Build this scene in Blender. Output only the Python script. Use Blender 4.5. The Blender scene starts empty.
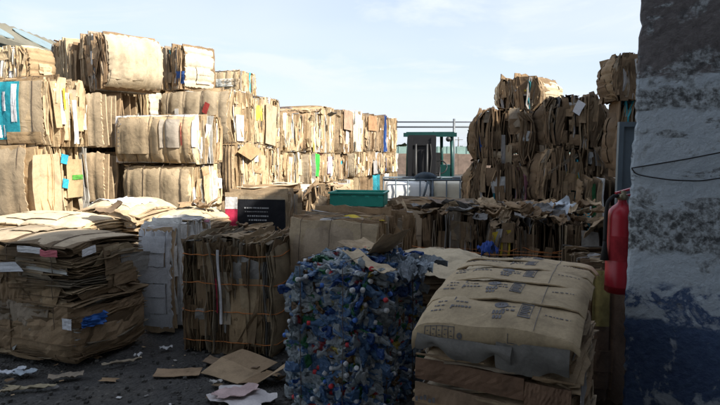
import bpy, math, random
import numpy as np
from mathutils import Vector, Matrix

random.seed(7)
SC = bpy.context.scene
COL = SC.collection
R = math.radians

# ------------------------------------------------------------------ camera maths (pixel of the 720x405 photo -> world)
CAMZ, FPX, PITCH = 1.7, 600.0, math.atan(54.0 / 600.0)
SP, CP = math.sin(PITCH), math.cos(PITCH)


def P(px, py, d):
    X = (px - 360.0) / FPX
    Yv = (202.5 - py) / FPX
    r = np.array([X, CP + Yv * SP, -SP + Yv * CP])
    r *= d / r[1]
    return np.array([r[0], r[1], CAMZ + r[2]])


def Kx(px, py):
    p = P(px, py, 1.0)
    return p[0]


def ZAT(py, d):
    return P(360, py, d)[2]


def GP(px, py, z=0.0):
    a = P(px, py, 1.0)
    t = (z - CAMZ) / (a[2] - CAMZ)
    return np.array([a[0] * t, t, z])


# ------------------------------------------------------------------ tagging
def tag(o, label=None, cat=None, group=None, kind=None):
    if label: o['label'] = label
    if cat: o['category'] = cat
    if group: o['group'] = group
    if kind: o['kind'] = kind
    return o


def empty(name, loc, rz=0.0):
    o = bpy.data.objects.new(name, None)
    COL.objects.link(o)
    o.location = [float(c) for c in loc]
    o.rotation_euler = (0, 0, rz)
    o.empty_display_size = 0.1
    return o


def link(name, me, parent=None):
    o = bpy.data.objects.new(name, me)
    COL.objects.link(o)
    if parent is not None: o.parent = parent
    return o


# ------------------------------------------------------------------ node helpers
def new_mat(name):
    m = bpy.data.materials.new(name)
    m.use_nodes = True
    nt = m.node_tree
    return m, nt, nt.nodes['Principled BSDF']


def nd(nt, t, **kw):
    n = nt.nodes.new(t)
    for k, v in kw.items():
        if k in n.inputs: n.inputs[k].default_value = v
        else: setattr(n, k, v)
    return n


def mixc(nt, fac, a, b, mode='MIX'):
    n = nt.nodes.new('ShaderNodeMix')
    n.data_type = 'RGBA'
    n.blend_type = mode
    for s, v in ((0, fac), (6, a), (7, b)):
        if isinstance(v, (int, float)): n.inputs[s].default_value = v
        elif isinstance(v, tuple): n.inputs[s].default_value = v if len(v) == 4 else v + (1,)
        else: nt.links.new(v, n.inputs[s])
    return n.outputs[2]


def ramp(nt, fac, stops):
    n = nt.nodes.new('ShaderNodeValToRGB')
    cr = n.color_ramp
    while len(cr.elements) > 1: cr.elements.remove(cr.elements[-1])
    cr.elements[0].position = stops[0][0]
    cr.elements[0].color = stops[0][1]
    for p, c in stops[1:]:
        e = cr.elements.new(p)
        e.color = c
    nt.links.new(fac, n.inputs[0])
    return n.outputs[0]


def G4(v): return (v, v, v, 1)


def noise(nt, scale, detail=4, rough=0.6, co=None, dist=0.0):
    n = nd(nt, 'ShaderNodeTexNoise', Scale=scale, Detail=detail, Roughness=rough, Distortion=dist)
    if co is not None: nt.links.new(co, n.inputs['Vector'])
    return n.outputs['Fac']


def bump(nt, bsdf, h, strength=0.4, dist=0.01):
    b = nd(nt, 'ShaderNodeBump', Strength=strength, Distance=dist)
    nt.links.new(h, b.inputs['Height'])
    nt.links.new(b.outputs['Normal'], bsdf.inputs['Normal'])
    return b


def tint_material(name, rough=0.85, dirt=0.28, flute=True):
    """surface whose own colour is the mesh's 'tint'; fibre mottling, water stains and scuffs on top"""
    m, nt, b = new_mat(name)
    at = nd(nt, 'ShaderNodeAttribute', attribute_name='tint')
    tc = nt.nodes.new('ShaderNodeTexCoord')
    co = tc.outputs['Object']
    fine = noise(nt, 70, 3, 0.7, co)
    big = noise(nt, 5.5, 5, 0.65, co, 0.4)
    mot = ramp(nt, fine, [(0.25, G4(0.86)), (0.75, G4(1.1))])
    c = mixc(nt, 1.0, at.outputs['Color'], mot, 'MULTIPLY')
    st = ramp(nt, big, [(0.36, G4(1.0 - dirt)), (0.52, G4(1.0)), (0.72, G4(1.08))])
    c = mixc(nt, 1.0, c, st, 'MULTIPLY')
    nt.links.new(c, b.inputs['Base Color'])
    b.inputs['Roughness'].default_value = rough
    b.inputs['Specular IOR Level'].default_value = 0.25
    crump = noise(nt, 7, 5, 0.55, co, 1.2)
    bump(nt, b, crump, 0.3, 0.03)
    return m


def plain(name, col, rough=0.6, metal=0.0, var=0.15, scale=9, bumps=0.15):
    m, nt, b = new_mat(name)
    tc = nt.nodes.new('ShaderNodeTexCoord')
    n = noise(nt, scale, 5, 0.65, tc.outputs['Object'])
    lo = tuple(c * (1 - var) for c in col) + (1,)
    hi = tuple(min(1, c * (1 + var)) for c in col) + (1,)
    nt.links.new(ramp(nt, n, [(0.3, lo), (0.7, hi)]), b.inputs['Base Color'])
    b.inputs['Roughness'].default_value = rough
    b.inputs['Metallic'].default_value = metal
    if bumps: bump(nt, b, noise(nt, scale * 5, 3, 0.6, tc.outputs['Object']), bumps, 0.005)
    return m


M = {}
M['card'] = tint_material('cardboard')
M['paper'] = tint_material('paper', 0.6, 0.15)
M['twine_orange'] = plain('orange_twine', (0.50, 0.17, 0.04), 0.7)
M['wire'] = plain('rusty_wire', (0.10, 0.07, 0.05), 0.6, 0.4)
M['ink'] = plain('navy_ink', (0.15, 0.145, 0.15), 0.8, 0, 0.3, 40, 0)
M['ink_white'] = plain('white_ink', (0.36, 0.37, 0.38), 0.8, 0, 0.3, 40, 0)
M['ink_red'] = plain('red_ink', (0.45, 0.05, 0.05), 0.8, 0, 0.2, 40, 0)

# ------------------------------------------------------------------ mesh helpers


class MB:
    """collects quads / tris with a tint per vertex, then links ONE mesh object"""

    def __init__(s):
        s.V, s.T, s.Q, s.S, s.n = [], [], [], [], 0

    def add(s, V, Q, tint, smooth=False):
        V = np.asarray(V, float).reshape(-1, 3)
        Q = np.asarray(Q, int).reshape(-1, 4)
        t = np.asarray(tint, float)
        if t.ndim == 1: t = np.tile(t[:3], (len(V), 1))
        s.V.append(V); s.T.append(t); s.Q.append(Q + s.n); s.S.append(np.full(len(Q), smooth))
        s.n += len(V)

    def mesh(s, name, mat):
        V = np.concatenate(s.V).astype(np.float32)
        T = np.concatenate(s.T)
        T = np.concatenate([T, np.ones((len(T), 1))], 1).astype(np.float32)
        Q = np.concatenate(s.Q).astype(np.int32)
        S = np.concatenate(s.S)
        me = bpy.data.meshes.new(name)
        me.vertices.add(len(V)); me.vertices.foreach_set('co', V.ravel())
        me.loops.add(Q.size); me.loops.foreach_set('vertex_index', Q.ravel())
        me.polygons.add(len(Q)); me.polygons.foreach_set('loop_start', np.arange(len(Q), dtype=np.int32) * 4)
        me.polygons.foreach_set('use_smooth', S)
        me.update(calc_edges=True)
        me.validate()
        at = me.attributes.new('tint', 'FLOAT_COLOR', 'POINT')
        if len(at.data) == len(T): at.data.foreach_set('color', T.ravel())
        me.materials.append(mat)
        return me

    def build(s, name, mat, parent=None):
        return link(name, s.mesh(name, mat), parent)

    # primitives -----------------------------------------------------
    def box(s, c, size, tint=(1, 1, 1), rot=None, smooth=False):
        x, y, z = [k / 2 for k in size]
        V = np.array([[-x, -y, -z], [x, -y, -z], [x, y, -z], [-x, y, -z], [-x, -y, z], [x, -y, z], [x, y, z], [-x, y, z]])
        if rot is not None: V = V @ np.array(rot).T
        s.add(V + np.array(c), [[0, 3, 2, 1], [4, 5, 6, 7], [0, 1, 5, 4], [1, 2, 6, 5], [2, 3, 7, 6], [3, 0, 4, 7]], tint, smooth)

    def tube(s, pts, r, tint=(1, 1, 1), k=6, closed=False, caps=True):
        pts = np.asarray(pts, float)
        n = len(pts)
        rr = np.broadcast_to(np.asarray(r, float), (n,))
        tan = np.gradient(pts, axis=0) if not closed else (np.roll(pts, -1, 0) - np.roll(pts, 1, 0))
        tan /= np.linalg.norm(tan, axis=1)[:, None] + 1e-9
        ref = np.array([0.13, 0.29, 0.95])
        if abs(tan @ ref).mean() > 0.9: ref = np.array([0.95, 0.2, 0.1])
        a = np.cross(tan, ref); a /= np.linalg.norm(a, axis=1)[:, None] + 1e-9
        b = np.cross(tan, a)
        th = np.arange(k) * 2 * math.pi / k
        V = pts[:, None] + rr[:, None, None] * (np.cos(th)[None, :, None] * a[:, None] + np.sin(th)[None, :, None] * b[:, None])
        Q = []
        m = n if closed else n - 1
        for i in range(m):
            j = (i + 1) % n
            for q in range(k):
                Q.append([i * k + q, i * k + (q + 1) % k, j * k + (q + 1) % k, j * k + q])
        V = V.reshape(-1, 3)
        if caps and not closed:
            V = np.concatenate([V, pts[:1], pts[-1:]])
            c0, c1 = n * k, n * k + 1
            for q in range(0, k, 2):
                Q.append([c0, (q + 2) % k, q + 1, q])
                o = (n - 1) * k
                Q.append([c1, o + q, o + q + 1, o + (q + 2) % k])
        s.add(V, Q, tint, True)

    def lathe(s, prof, c=(0, 0, 0), tint=(1, 1, 1), k=16, M3=None):
        prof = np.asarray(prof, float)
        th = np.arange(k) * 2 * math.pi / k
        V = np.stack([prof[:, None, 0] * np.cos(th), prof[:, None, 0] * np.sin(th), np.repeat(prof[:, 1:2], k, 1)], -1).reshape(-1, 3)
        if M3 is not None: V = V @ np.array(M3).T
        n = len(prof)
        Q = [[i * k + q, i * k + (q + 1) % k, (i + 1) * k + (q + 1) % k, (i + 1) * k + q] for i in range(n - 1) for q in range(k)]
        s.add(V + np.array(c), Q, tint, True)

    def grid_slab(s, top, bot, tint, smooth=False):
        """top, bot: (nu, nv, 3) arrays"""
        nu, nv = top.shape[:2]
        V = np.concatenate([top.reshape(-1, 3), bot.reshape(-1, 3)])
        Q = slab_faces(nu, nv)
        if not smooth:
            s.add(V, Q, tint, False)
            return
        k = 2 * (nu - 1) * (nv - 1)
        s.add(V, Q[:k], tint, True)
        rim = Q[k:]
        s.add(V[rim.ravel()], np.arange(rim.size).reshape(-1, 4), tint, False)


_sf = {}


def slab_faces(nu, nv):
    if (nu, nv) in _sf: return _sf[(nu, nv)]
    o = nu * nv
    I = lambda i, j: i * nv + j
    Q = []
    for i in range(nu - 1):
        for j in range(nv - 1):
            Q.append([I(i, j), I(i + 1, j), I(i + 1, j + 1), I(i, j + 1)])
            Q.append([o + I(i, j), o + I(i, j + 1), o + I(i + 1, j + 1), o + I(i + 1, j)])
    for i in range(nu - 1):
        Q.append([I(i, 0), o + I(i, 0), o + I(i + 1, 0), I(i + 1, 0)])
        Q.append([I(i, nv - 1), I(i + 1, nv - 1), o + I(i + 1, nv - 1), o + I(i, nv - 1)])
    for j in range(nv - 1):
        Q.append([I(0, j), I(0, j + 1), o + I(0, j + 1), o + I(0, j)])
        Q.append([I(nu - 1, j), o + I(nu - 1, j), o + I(nu - 1, j + 1), I(nu - 1, j + 1)])
    _sf[(nu, nv)] = np.array(Q)
    return _sf[(nu, nv)]


# ------------------------------------------------------------------ cardboard tints (base colours; palettes below add sunlit and shaded tone)
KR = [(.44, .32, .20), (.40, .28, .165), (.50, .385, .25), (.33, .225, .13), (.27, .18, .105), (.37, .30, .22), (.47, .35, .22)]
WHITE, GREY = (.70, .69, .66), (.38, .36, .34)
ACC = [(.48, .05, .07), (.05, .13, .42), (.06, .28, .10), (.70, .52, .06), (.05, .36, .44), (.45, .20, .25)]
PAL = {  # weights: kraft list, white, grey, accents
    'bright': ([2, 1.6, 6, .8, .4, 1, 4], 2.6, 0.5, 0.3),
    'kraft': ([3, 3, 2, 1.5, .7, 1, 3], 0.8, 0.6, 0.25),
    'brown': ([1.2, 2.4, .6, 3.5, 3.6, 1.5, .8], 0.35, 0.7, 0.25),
    'mixed': ([.5, 1.2, .4, 2.6, 5.5, .8, .4], 0.4, 0.5, 0.15),  # right stack: its shade is put into the tint weights
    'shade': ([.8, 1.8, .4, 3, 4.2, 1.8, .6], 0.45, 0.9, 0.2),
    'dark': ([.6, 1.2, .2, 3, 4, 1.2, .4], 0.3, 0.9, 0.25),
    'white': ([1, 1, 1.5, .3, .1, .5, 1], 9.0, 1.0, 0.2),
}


PMUL = {'bright': np.array((1.22, 1.22, 1.16)), 'mixed': .82, 'shade': np.array((.80, .82, .80)), 'dark': .8}  # sunlit bales lifted, shaded bales darkened: light painted into the tints


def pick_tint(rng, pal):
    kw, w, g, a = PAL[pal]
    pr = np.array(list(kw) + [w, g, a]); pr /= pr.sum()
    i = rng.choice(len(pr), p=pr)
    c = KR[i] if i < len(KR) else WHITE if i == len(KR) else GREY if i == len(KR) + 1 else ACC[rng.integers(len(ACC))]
    return np.clip(np.array(c) * rng.uniform(.8, 1.14) * PMUL.get(pal, 1.0) * (rng.uniform(.55, 1.0) if pal in ('mixed', 'shade', 'dark') else 1), 0, .82)  # shaded palettes drop further, more shade in the tint


AXMAP = {'x': (0, 1, 2), 'y': (1, 0, 2), 'z': (2, 0, 1)}


class Bale:
    """a strapped bale; origin = centre of its underside, local -Y its front"""

    def __init__(s, size, axis='x', pal='kraft', seed=0, n=60, dome=.10, groove=.02, nst=4, res=5, ragged=1.0,
                 flaps=(30, 10, 20, 14), patches=2, end_tint=None, crumple=1.0, rnd=.07, gd=None):
        s.size, s.axis, s.pal, s.rng = size, axis, pal, np.random.default_rng(seed)
        s.ia = AXMAP[axis]
        s.La, s.Lu, s.Lv = [size[i] for i in s.ia]
        s.dome, s.groove, s.nst, s.crumple, s.rnd = dome, groove, nst, crumple, rnd
        s.gd = gd or {'x': 'v', 'y': 'u', 'z': 'u'}[axis]
        s.st = (np.arange(nst) + .5) / nst * 2 - 1 if nst else np.array([])
        rng = s.rng
        s.wv = [(rng.uniform(1, 4, 3), rng.uniform(0, 6.3), rng.uniform(.4, 1)) for _ in range(5)]
        s.mb = MB()
        s.end_tint = end_tint
        s._sheets(n, res, ragged)
        s._flaps(flaps, res)
        s._patches(patches)

    def low(s, u, v, w):
        t = 0
        for f, p, a in s.wv: t = t + a * np.sin(f[0] * u + f[1] * v + f[2] * w + p)
        return t / 3

    def S(s, w, u, v):
        """stack coordinate (metres, centred) of the sheet at w in [-1,1]"""
        aw = np.abs(w)
        d = w * s.La / 2 * (1 - s.dome * aw ** 2 * (np.abs(u) ** 3.5 + np.abs(v) ** 3.5) * .7)
        if s.nst and s.groove:
            g = v if s.gd == 'v' else u
            k = np.abs(np.sin((g + 1) / 2 * math.pi * s.nst + math.pi / 2))
            d = d - np.sign(w) * aw ** 4 * s.groove * ((1 - k) ** 5 * .9 + .5 * (1 - k) ** 2)
        return d + s.low(u, v, w * 2) * .014 * s.crumple

    def to_xyz(s, S, U, V):
        out = np.zeros(np.broadcast(S, U, V).shape + (3,))
        out[..., s.ia[0]], out[..., s.ia[1]], out[..., s.ia[2]] = S, U, V
        out[..., 2] += s.size[2] / 2
        out[..., 2] = np.maximum(out[..., 2], .004)
        return out

    def _sheets(s, n, res, ragged):
        rng = s.rng
        left = 0
        for i in range(n):
            w = -1 + 2 * (i + .5) / n
            end = i in (0, n - 1)
            if left <= 0:
                left = rng.integers(1, 6)
                tint = pick_tint(rng, s.pal)
                big = rng.random() < .25
                ex = rng.normal(0, .018, 4) * ragged - .012 * ragged - (rng.uniform(.02, .12) * (rng.random(4) < .22)) * ragged
            left -= 1
            r = (30 if s.groove > .018 else 18) if end else res
            u1 = np.linspace(-1, 1, r + 1)
            u, v = np.meshgrid(u1, u1, indexing='ij')
            e = ex + rng.normal(0, .012, 4) * ragged
            if end: e = np.minimum(e * .3, .01) - .015
            rnd = 1 - s.rnd * abs(w) ** 5
            su = np.where(u > 0, 1 + e[0] * 2, 1 + e[1] * 2) * rnd
            sv = np.where(v > 0, 1 + e[2] * 2, 1 + e[3] * 2) * rnd
            # torn rims
            rim = (np.maximum(np.abs(u), np.abs(v)) > .99)
            jit = rng.normal(0, .008 * ragged, u.shape) * rim
            U = u * su * s.Lu / 2 * (1 + .012 * s.low(v, u, w)) + jit
            V = v * sv * s.Lv / 2 * (1 + .012 * s.low(u, v, -w)) + rng.normal(0, .008 * ragged, u.shape) * rim
            a = rng.normal(0, .018) * (0.3 if end else 1)
            U, V = U * math.cos(a) - V * math.sin(a), U * math.sin(a) + V * math.cos(a)
            t = s.La / n * rng.uniform(.25, .78)
            t = min(t, .02)
            S0 = s.S(w, u, v)
            if not end:
                for c in (u, v):
                    for sg in (1, -1):
                        S0 = S0 + rng.normal(0, .016) * s.crumple * np.clip((c * sg - .55) / .45, 0, 1) ** 2
                S0 = S0 + rng.normal(0, .004 * s.crumple, u.shape)
            tt = np.array(s.end_tint) if (end and s.end_tint is not None) else tint
            s.mb.grid_slab(s.to_xyz(S0 + t / 2, U, V), s.to_xyz(S0 - t / 2, U, V), tt, end)

    def surf(s, face, a, b, off=.0):
        """local point on a side: a runs along local x (or y on left/right), b upward (or y on the top)"""
        a, b = np.asarray(a, float), np.asarray(b, float)
        ax = {'front': 1, 'back': 1, 'right': 0, 'left': 0, 'top': 2}[face]
        sg = {'front': -1, 'back': 1, 'right': 1, 'left': -1, 'top': 1}[face]
        c = [None, None, None]
        oth = [i for i in (0, 1, 2) if i != ax]
        c[oth[0]], c[oth[1]] = a, b
        if s.ia[0] == ax:
            u, v = c[s.ia[1]], c[s.ia[2]]
            S = s.S(np.array(sg * 1.0), u, v) + sg * off
            k = .98 - s.rnd
            return s.to_xyz(S, u * s.Lu / 2 * k, v * s.Lv / 2 * k)
        p = np.zeros(np.broadcast(a, b).shape + (3,))
        for i in oth: p[..., i] = c[i] * s.size[i] / 2
        cw = c[s.ia[0]]
        uv = [None, None]
        for q_, i in enumerate(s.ia[1:]): uv[q_] = np.full(p.shape[:-1], sg * .97) if i == ax else c[i]
        p[..., s.ia[0]] = s.S(np.clip(cw, -1, 1), uv[0], uv[1])
        io = [i for i in oth if i != s.ia[0]][0]
        p[..., io] *= 1 - s.rnd * np.abs(cw) ** 5
        p[..., ax] = sg * (s.size[ax] / 2 * (1 - s.rnd * np.abs(cw) ** 5) * (1 + .012 * s.low(c[oth[0]], c[oth[1]], 1)) + off)
        p[..., 2] += s.size[2] / 2
        return p

    def _flaps(s, cnt, res):
        """torn pieces pressed flat over the layered sides (front, right, top, left)"""
        rng = s.rng
        for face, n in zip(('front', 'right', 'top', 'left'), cnt):
            ax = {'front': 1, 'right': 0, 'left': 0, 'top': 2}[face]
            if s.ia[0] == ax: continue
            oth = [i for i in (0, 1, 2) if i != ax]
            L = [s.size[i] for i in oth]
            stk = 0 if s.ia[0] == oth[0] else 1
            for _ in range(n):
                ws, wl = rng.uniform(.008, .045) * (2.4 if rng.random() < .16 else 1), rng.uniform(.05, .30)
                if rng.random() < .12: ws, wl = rng.uniform(.05, .13), rng.uniform(.05, .16)
                h = [0, 0]; h[stk] = ws; h[1 - stk] = wl
                c = [rng.uniform(-1, 1) * (L[i] / 2 - h[i] * .8) for i in (0, 1)]
                g = np.linspace(-1, 1, 5)
                a, b = np.meshgrid(g, g, indexing='ij')
                th = rng.normal(0, .07) + (rng.normal(0, .35) if rng.random() < .1 else 0)
                sk = rng.normal(0, .25)
                A = a * h[0] * (1 + sk * b * .5); B = b * h[1]
                A, B = A * math.cos(th) - B * math.sin(th) + c[0], A * math.sin(th) + B * math.cos(th) + c[1]
                off = rng.uniform(-.012, .012) + rng.normal(0, .010) * a + rng.normal(0, .009) * b + rng.normal(0, .003, a.shape)
                off = off + rng.uniform(-.025, .012) * (b if stk == 0 else a) ** 2
                off = np.maximum(off, -.03)
                pa, pb = np.clip(A / (L[0] / 2), -1.04, 1.04), np.clip(B / (L[1] / 2), -1.0, 1.04)
                top = s.surf(face, pa, pb, off)
                bot = s.surf(face, pa, pb, off - .004)
                s.mb.grid_slab(top, bot, pick_tint(rng, s.pal), False)

    def _patches(s, n):
        """big carton panels lying on the smooth outer sheets"""
        rng = s.rng
        ends = {0: ('right', 'left'), 1: ('front', 'back'), 2: ('top',)}[s.ia[0]]
        for face in ends:
            for _ in range(n):
                a0, b0 = rng.uniform(-1, .2), rng.uniform(-1, .2)
                a1, b1 = min(.98, a0 + rng.uniform(.5, 1.2)), min(.98, b0 + rng.uniform(.5, 1.2))
                tint = pick_tint(rng, s.pal) if s.end_tint is None else np.array(s.end_tint) * rng.uniform(.85, 1.1)
                o_ = rng.uniform(.006, .014); sk_ = rng.normal(0, .04)
                s.panel(face, a0, a1, b0, b1, tint, off=o_, mb=s.mb, skew=sk_)
                bm_ = b0 + (b1 - b0) * rng.uniform(.35, .65)
                s.panel(face, a0, a1, bm_, bm_ + .05, tint * .72, off=o_ + .003, mb=s.mb, skew=sk_, nb=2)

    def panel(s, face, a0, a1, b0, b1, tint, off=.02, mb=None, na=10, nb=10, skew=0., name=None, mat=None, parent=None, thick=.003, wob=.002):
        g, h = np.linspace(0, 1, na + 1), np.linspace(0, 1, nb + 1)
        i, j = np.meshgrid(g, h, indexing='ij')
        a, b = a0 + (a1 - a0) * i + skew * (j - .5), b0 + (b1 - b0) * j - skew * (i - .5)
        o = off + s.rng.normal(0, wob, i.shape)
        top, bot = s.surf(face, a, b, o), s.surf(face, a, b, o - thick)
        if mb is not None:
            mb.grid_slab(top, bot, tint, True)
            return None
        m = MB(); m.grid_slab(top, bot, tint, True)
        return m.build(name, mat or M['card'], parent)

    def prints(s, face, a0, b0, a1, rows, mat, seed, hgt=.035, step=.075):
        """rows of small worn printing on a carton face"""
        r = np.random.default_rng(seed)
        m = MB()
        for i in range(rows):
            x = a0
            while x < a1 - r.uniform(0, .12):
                w = r.uniform(.015, .05)
                ga, gb = np.meshgrid(np.linspace(x, x + w, 2), np.linspace(b0 - i * step, b0 - i * step + hgt, 2), indexing='ij')
                m.grid_slab(s.surf(face, ga, gb, .024), s.surf(face, ga, gb, .021), (1, 1, 1))
                x += w + r.uniform(.006, .03)
        return m.build('print_mark', mat, s.root)

    def strap(s, parent, k, mat, r=.003, name='strap', slack=.004):
        """one loop round the bale through the k-th groove"""
        rng = s.rng
        g = s.st[k] + rng.normal(0, .02)
        ow = 'u' if s.gd == 'v' else 'v'
        Lw = s.Lu if ow == 'u' else s.Lv
        Lg = s.Lv if s.gd == 'v' else s.Lu
        pts = []
        N = 14
        for sg in (1, -1):
            for t in np.linspace(-.97, .97, N):
                w = t * sg
                u, v = (w, g) if ow == 'u' else (g, w)
                S = float(s.S(np.array(float(sg)), np.array(u), np.array(v))) + sg * .012
                pts.append((S, w * Lw / 2 * .99, g * Lg / 2 + rng.normal(0, slack)))
            for t in np.linspace(-.9, .9, N):
                S = -t * sg * s.La / 2 * .94
                pts.append((S, sg * (Lw / 2 * (1.0) + .014), g * Lg / 2 + rng.normal(0, slack)))
        pts = np.array(pts)
        if ow == 'u': xyz = s.to_xyz(pts[:, 0], pts[:, 1], pts[:, 2])
        else: xyz = s.to_xyz(pts[:, 0], pts[:, 2], pts[:, 1])
        xyz[:, 2] = np.maximum(xyz[:, 2], .006)
        m = MB(); m.tube(xyz, r, (1, 1, 1), 5, closed=True)
        return m.build(name, mat, parent)

    def place(s, label, loc, rz, group=None, name='cardboard_bale', straps=None, sr=.003, tilt=0.0):
        o = empty(name, loc, rz)
        if tilt: o.rotation_euler = (0, tilt, rz)
        tag(o, label, 'bale', group)
        s.mb.build('cardboard_sheets', M['card'], o)
        if straps:
            for k in range(s.nst): s.strap(o, k, straps, sr)
        s.root = o
        return s


def fplace(pxl, pxr, pyt, pyb, d, rz, D, z0=None, z1=None):
    """front face between two photo columns, its right corner at depth d -> (size, base centre, rz)"""
    pm = (pyt + pyb) / 2
    kl, kr = Kx(pxl, pm), Kx(pxr, pm)
    xr = kr * d
    rz = R(rz); c, s_ = math.cos(rz), math.sin(rz)
    W = (xr - kl * d) / (c - kl * s_)
    z1 = ZAT(pyt, d) if z1 is None else z1
    z0 = ZAT(pyb, d) if z0 is None else z0
    ctr = np.array([xr, d]) - np.array([c, s_]) * W / 2 + np.array([-s_, c]) * D / 2
    return (W, D, z1 - z0), (ctr[0], ctr[1], z0), rz


def bale(label, f, group=None, straps=None, sr=.003, tilt=0.0, **kw):
    size, loc, rz = f
    b = Bale(size, **kw)
    return b.place(label, loc, rz, group, straps=straps, sr=sr, tilt=tilt)


# ================================================================== LIGHT, SKY, CAMERA
SUN_AZ = Vector((0.82, -0.57, 0)).normalized()
SUN_EL = R(40)
tosun = Vector((SUN_AZ.x * math.cos(SUN_EL), SUN_AZ.y * math.cos(SUN_EL), math.sin(SUN_EL)))
ld = bpy.data.lights.new('sun', 'SUN')
ld.energy, ld.angle, ld.color = 4.5, R(0.5), (1.0, .94, .84)
lo = bpy.data.objects.new('sun', ld); COL.objects.link(lo)
lo.rotation_euler = tosun.to_track_quat('Z', 'Y').to_euler()
lo.location = (10, -8, 12)

wd = bpy.data.worlds.new('World'); SC.world = wd
wd.use_nodes = True
nt = wd.node_tree
bg = nt.nodes['Background']
sky = nd(nt, 'ShaderNodeTexSky')
sky.sky_type = 'NISHITA'; sky.sun_disc = False
sky.sun_elevation = SUN_EL; sky.sun_rotation = math.atan2(SUN_AZ.x, SUN_AZ.y)
sky.air_density, sky.dust_density, sky.ozone_density = 1.0, 1.2, 1.5
tc = nt.nodes.new('ShaderNodeTexCoord')
sep = nt.nodes.new('ShaderNodeSeparateXYZ'); nt.links.new(tc.outputs['Generated'], sep.inputs[0])
# thin high cloud: noise on a plane far overhead (direction divided by height)
mz = nd(nt, 'ShaderNodeMath', operation='ADD'); nt.links.new(sep.outputs[2], mz.inputs[0]); mz.inputs[1].default_value = .12
dx = nd(nt, 'ShaderNodeMath', operation='DIVIDE'); nt.links.new(sep.outputs[0], dx.inputs[0]); nt.links.new(mz.outputs[0], dx.inputs[1])
dy = nd(nt, 'ShaderNodeMath', operation='DIVIDE'); nt.links.new(sep.outputs[1], dy.inputs[0]); nt.links.new(mz.outputs[0], dy.inputs[1])
cb = nt.nodes.new('ShaderNodeCombineXYZ'); nt.links.new(dx.outputs[0], cb.inputs[0]); nt.links.new(dy.outputs[0], cb.inputs[1])
cb.inputs[2].default_value = 3.7
n1 = noise(nt, 1.1, 6, .6, cb.outputs[0], .5)
n2 = noise(nt, .45, 3, .5, cb.outputs[0], .2)
wis = ramp(nt, n1, [(.50, G4(0)), (.66, G4(1))])
veil = ramp(nt, n2, [(.25, G4(.34)), (.65, G4(.80))])
cl = mixc(nt, 1.0, wis, veil, 'SCREEN')
skyc = mixc(nt, cl, sky.outputs[0], (4.8, 5.25, 6.0))
nt.links.new(skyc, bg.inputs['Color'])
bg.inputs['Strength'].default_value = 0.088

cd = bpy.data.cameras.new('camera'); cam = bpy.data.objects.new('camera', cd); COL.objects.link(cam)
cam.location = (0, 0, CAMZ)
cam.rotation_euler = (math.pi / 2 - PITCH, 0, 0)
cd.sensor_width = 36; cd.lens = 36 * FPX / 720
cd.clip_end = 2000
SC.camera = cam
SC.view_settings.view_transform = 'Standard'
SC.view_settings.look = 'None'
SC.view_settings.exposure = 1.1
SC.view_settings.gamma = 1
SC.view_settings.use_curve_mapping = False
SC.cycles.use_denoising = True
SC.cycles.max_bounces = 6
SC.cycles.diffuse_bounces = 3
SC.cycles.transparent_max_bounces = 12

# ================================================================== GROUND
m, nt, b = new_mat('damp_yard_ground')
tc = nt.nodes.new('ShaderNodeTexCoord'); co = tc.outputs['Object']
big = noise(nt, 0.9, 5, .6, co)
mid = noise(nt, 7, 6, .7, co)
vor = nd(nt, 'ShaderNodeTexVoronoi', Scale=38.0); nt.links.new(co, vor.inputs['Vector'])
c = ramp(nt, big, [(.3, (.030, .029, .028, 1)), (.55, (.055, .052, .048, 1)), (.75, (.085, .075, .062, 1))])
c = mixc(nt, 1.0, c, ramp(nt, mid, [(.3, G4(.65)), (.7, G4(1.3))]), 'MULTIPLY')
stone = ramp(nt, vor.outputs['Color'], [(.75, G4(1)), (.95, G4(1.9))])
c = mixc(nt, 1.0, c, stone, 'MULTIPLY')
nt.links.new(c, b.inputs['Base Color'])
nt.links.new(ramp(nt, big, [(.3, G4(.55)), (.6, G4(.9))]), b.inputs['Roughness'])
h = mixc(nt, .5, mid, ramp(nt, vor.outputs['Distance'], [(0, G4(1)), (.6, G4(0))]))
bump(nt, b, h, .9, .03)
g = MB()
N = 60
rng = np.random.default_rng(3)
xs = np.concatenate([[-600, -120, -40], np.linspace(-12, 12, N), [40, 120, 600]])
ys = np.concatenate([[-200, -40], np.linspace(-4, 20, N), [40, 120, 900]])
X, Y = np.meshgrid(xs, ys, indexing='ij')
Z = -np.abs(.012 * np.sin(X * 2.1 + .7 * Y) + .010 * np.sin(Y * 3.3 - X)) - rng.uniform(0, .008, X.shape)
V = np.stack([X, Y, Z], -1).reshape(-1, 3)
nx, ny = X.shape
Q = [[i * ny + j, (i + 1) * ny + j, (i + 1) * ny + j + 1, i * ny + j + 1] for i in range(nx - 1) for j in range(ny - 1)]
g.add(V, Q, (1, 1, 1), True)
tag(g.build('ground', m), kind='structure')

# grit and tiny litter nobody could count
g = MB()
for _ in range(1100):
    y = rng.uniform(2.6, 6.2); x = rng.uniform(-.62 * y, .1 * y)
    r = rng.uniform(.004, .016)
    k = rng.random()
    t = np.array((.075, .072, .066)) * rng.uniform(.5, 1.5) if k < .95 else np.array(pick_tint(rng, 'kraft'))
    sz = (r * 2, r * 1.6, r) if k < .95 else (r * 2.5, r * 1.5, .003)
    a = rng.uniform(0, 6.3)
    g.box((x, y, r * .2), sz, t, [[math.cos(a), -math.sin(a), 0], [math.sin(a), math.cos(a), .2], [0, .1, 1]])
tag(g.build('gravel', M['card']), kind='stuff')

# ================================================================== LEFT STACK
GL = 'cardboard bales of the tall left stack'
BR = 'bright'
_sd = [100]


def sd():
    _sd[0] += 1
    return _sd[0]


EK = (.43, .325, .205)
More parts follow.
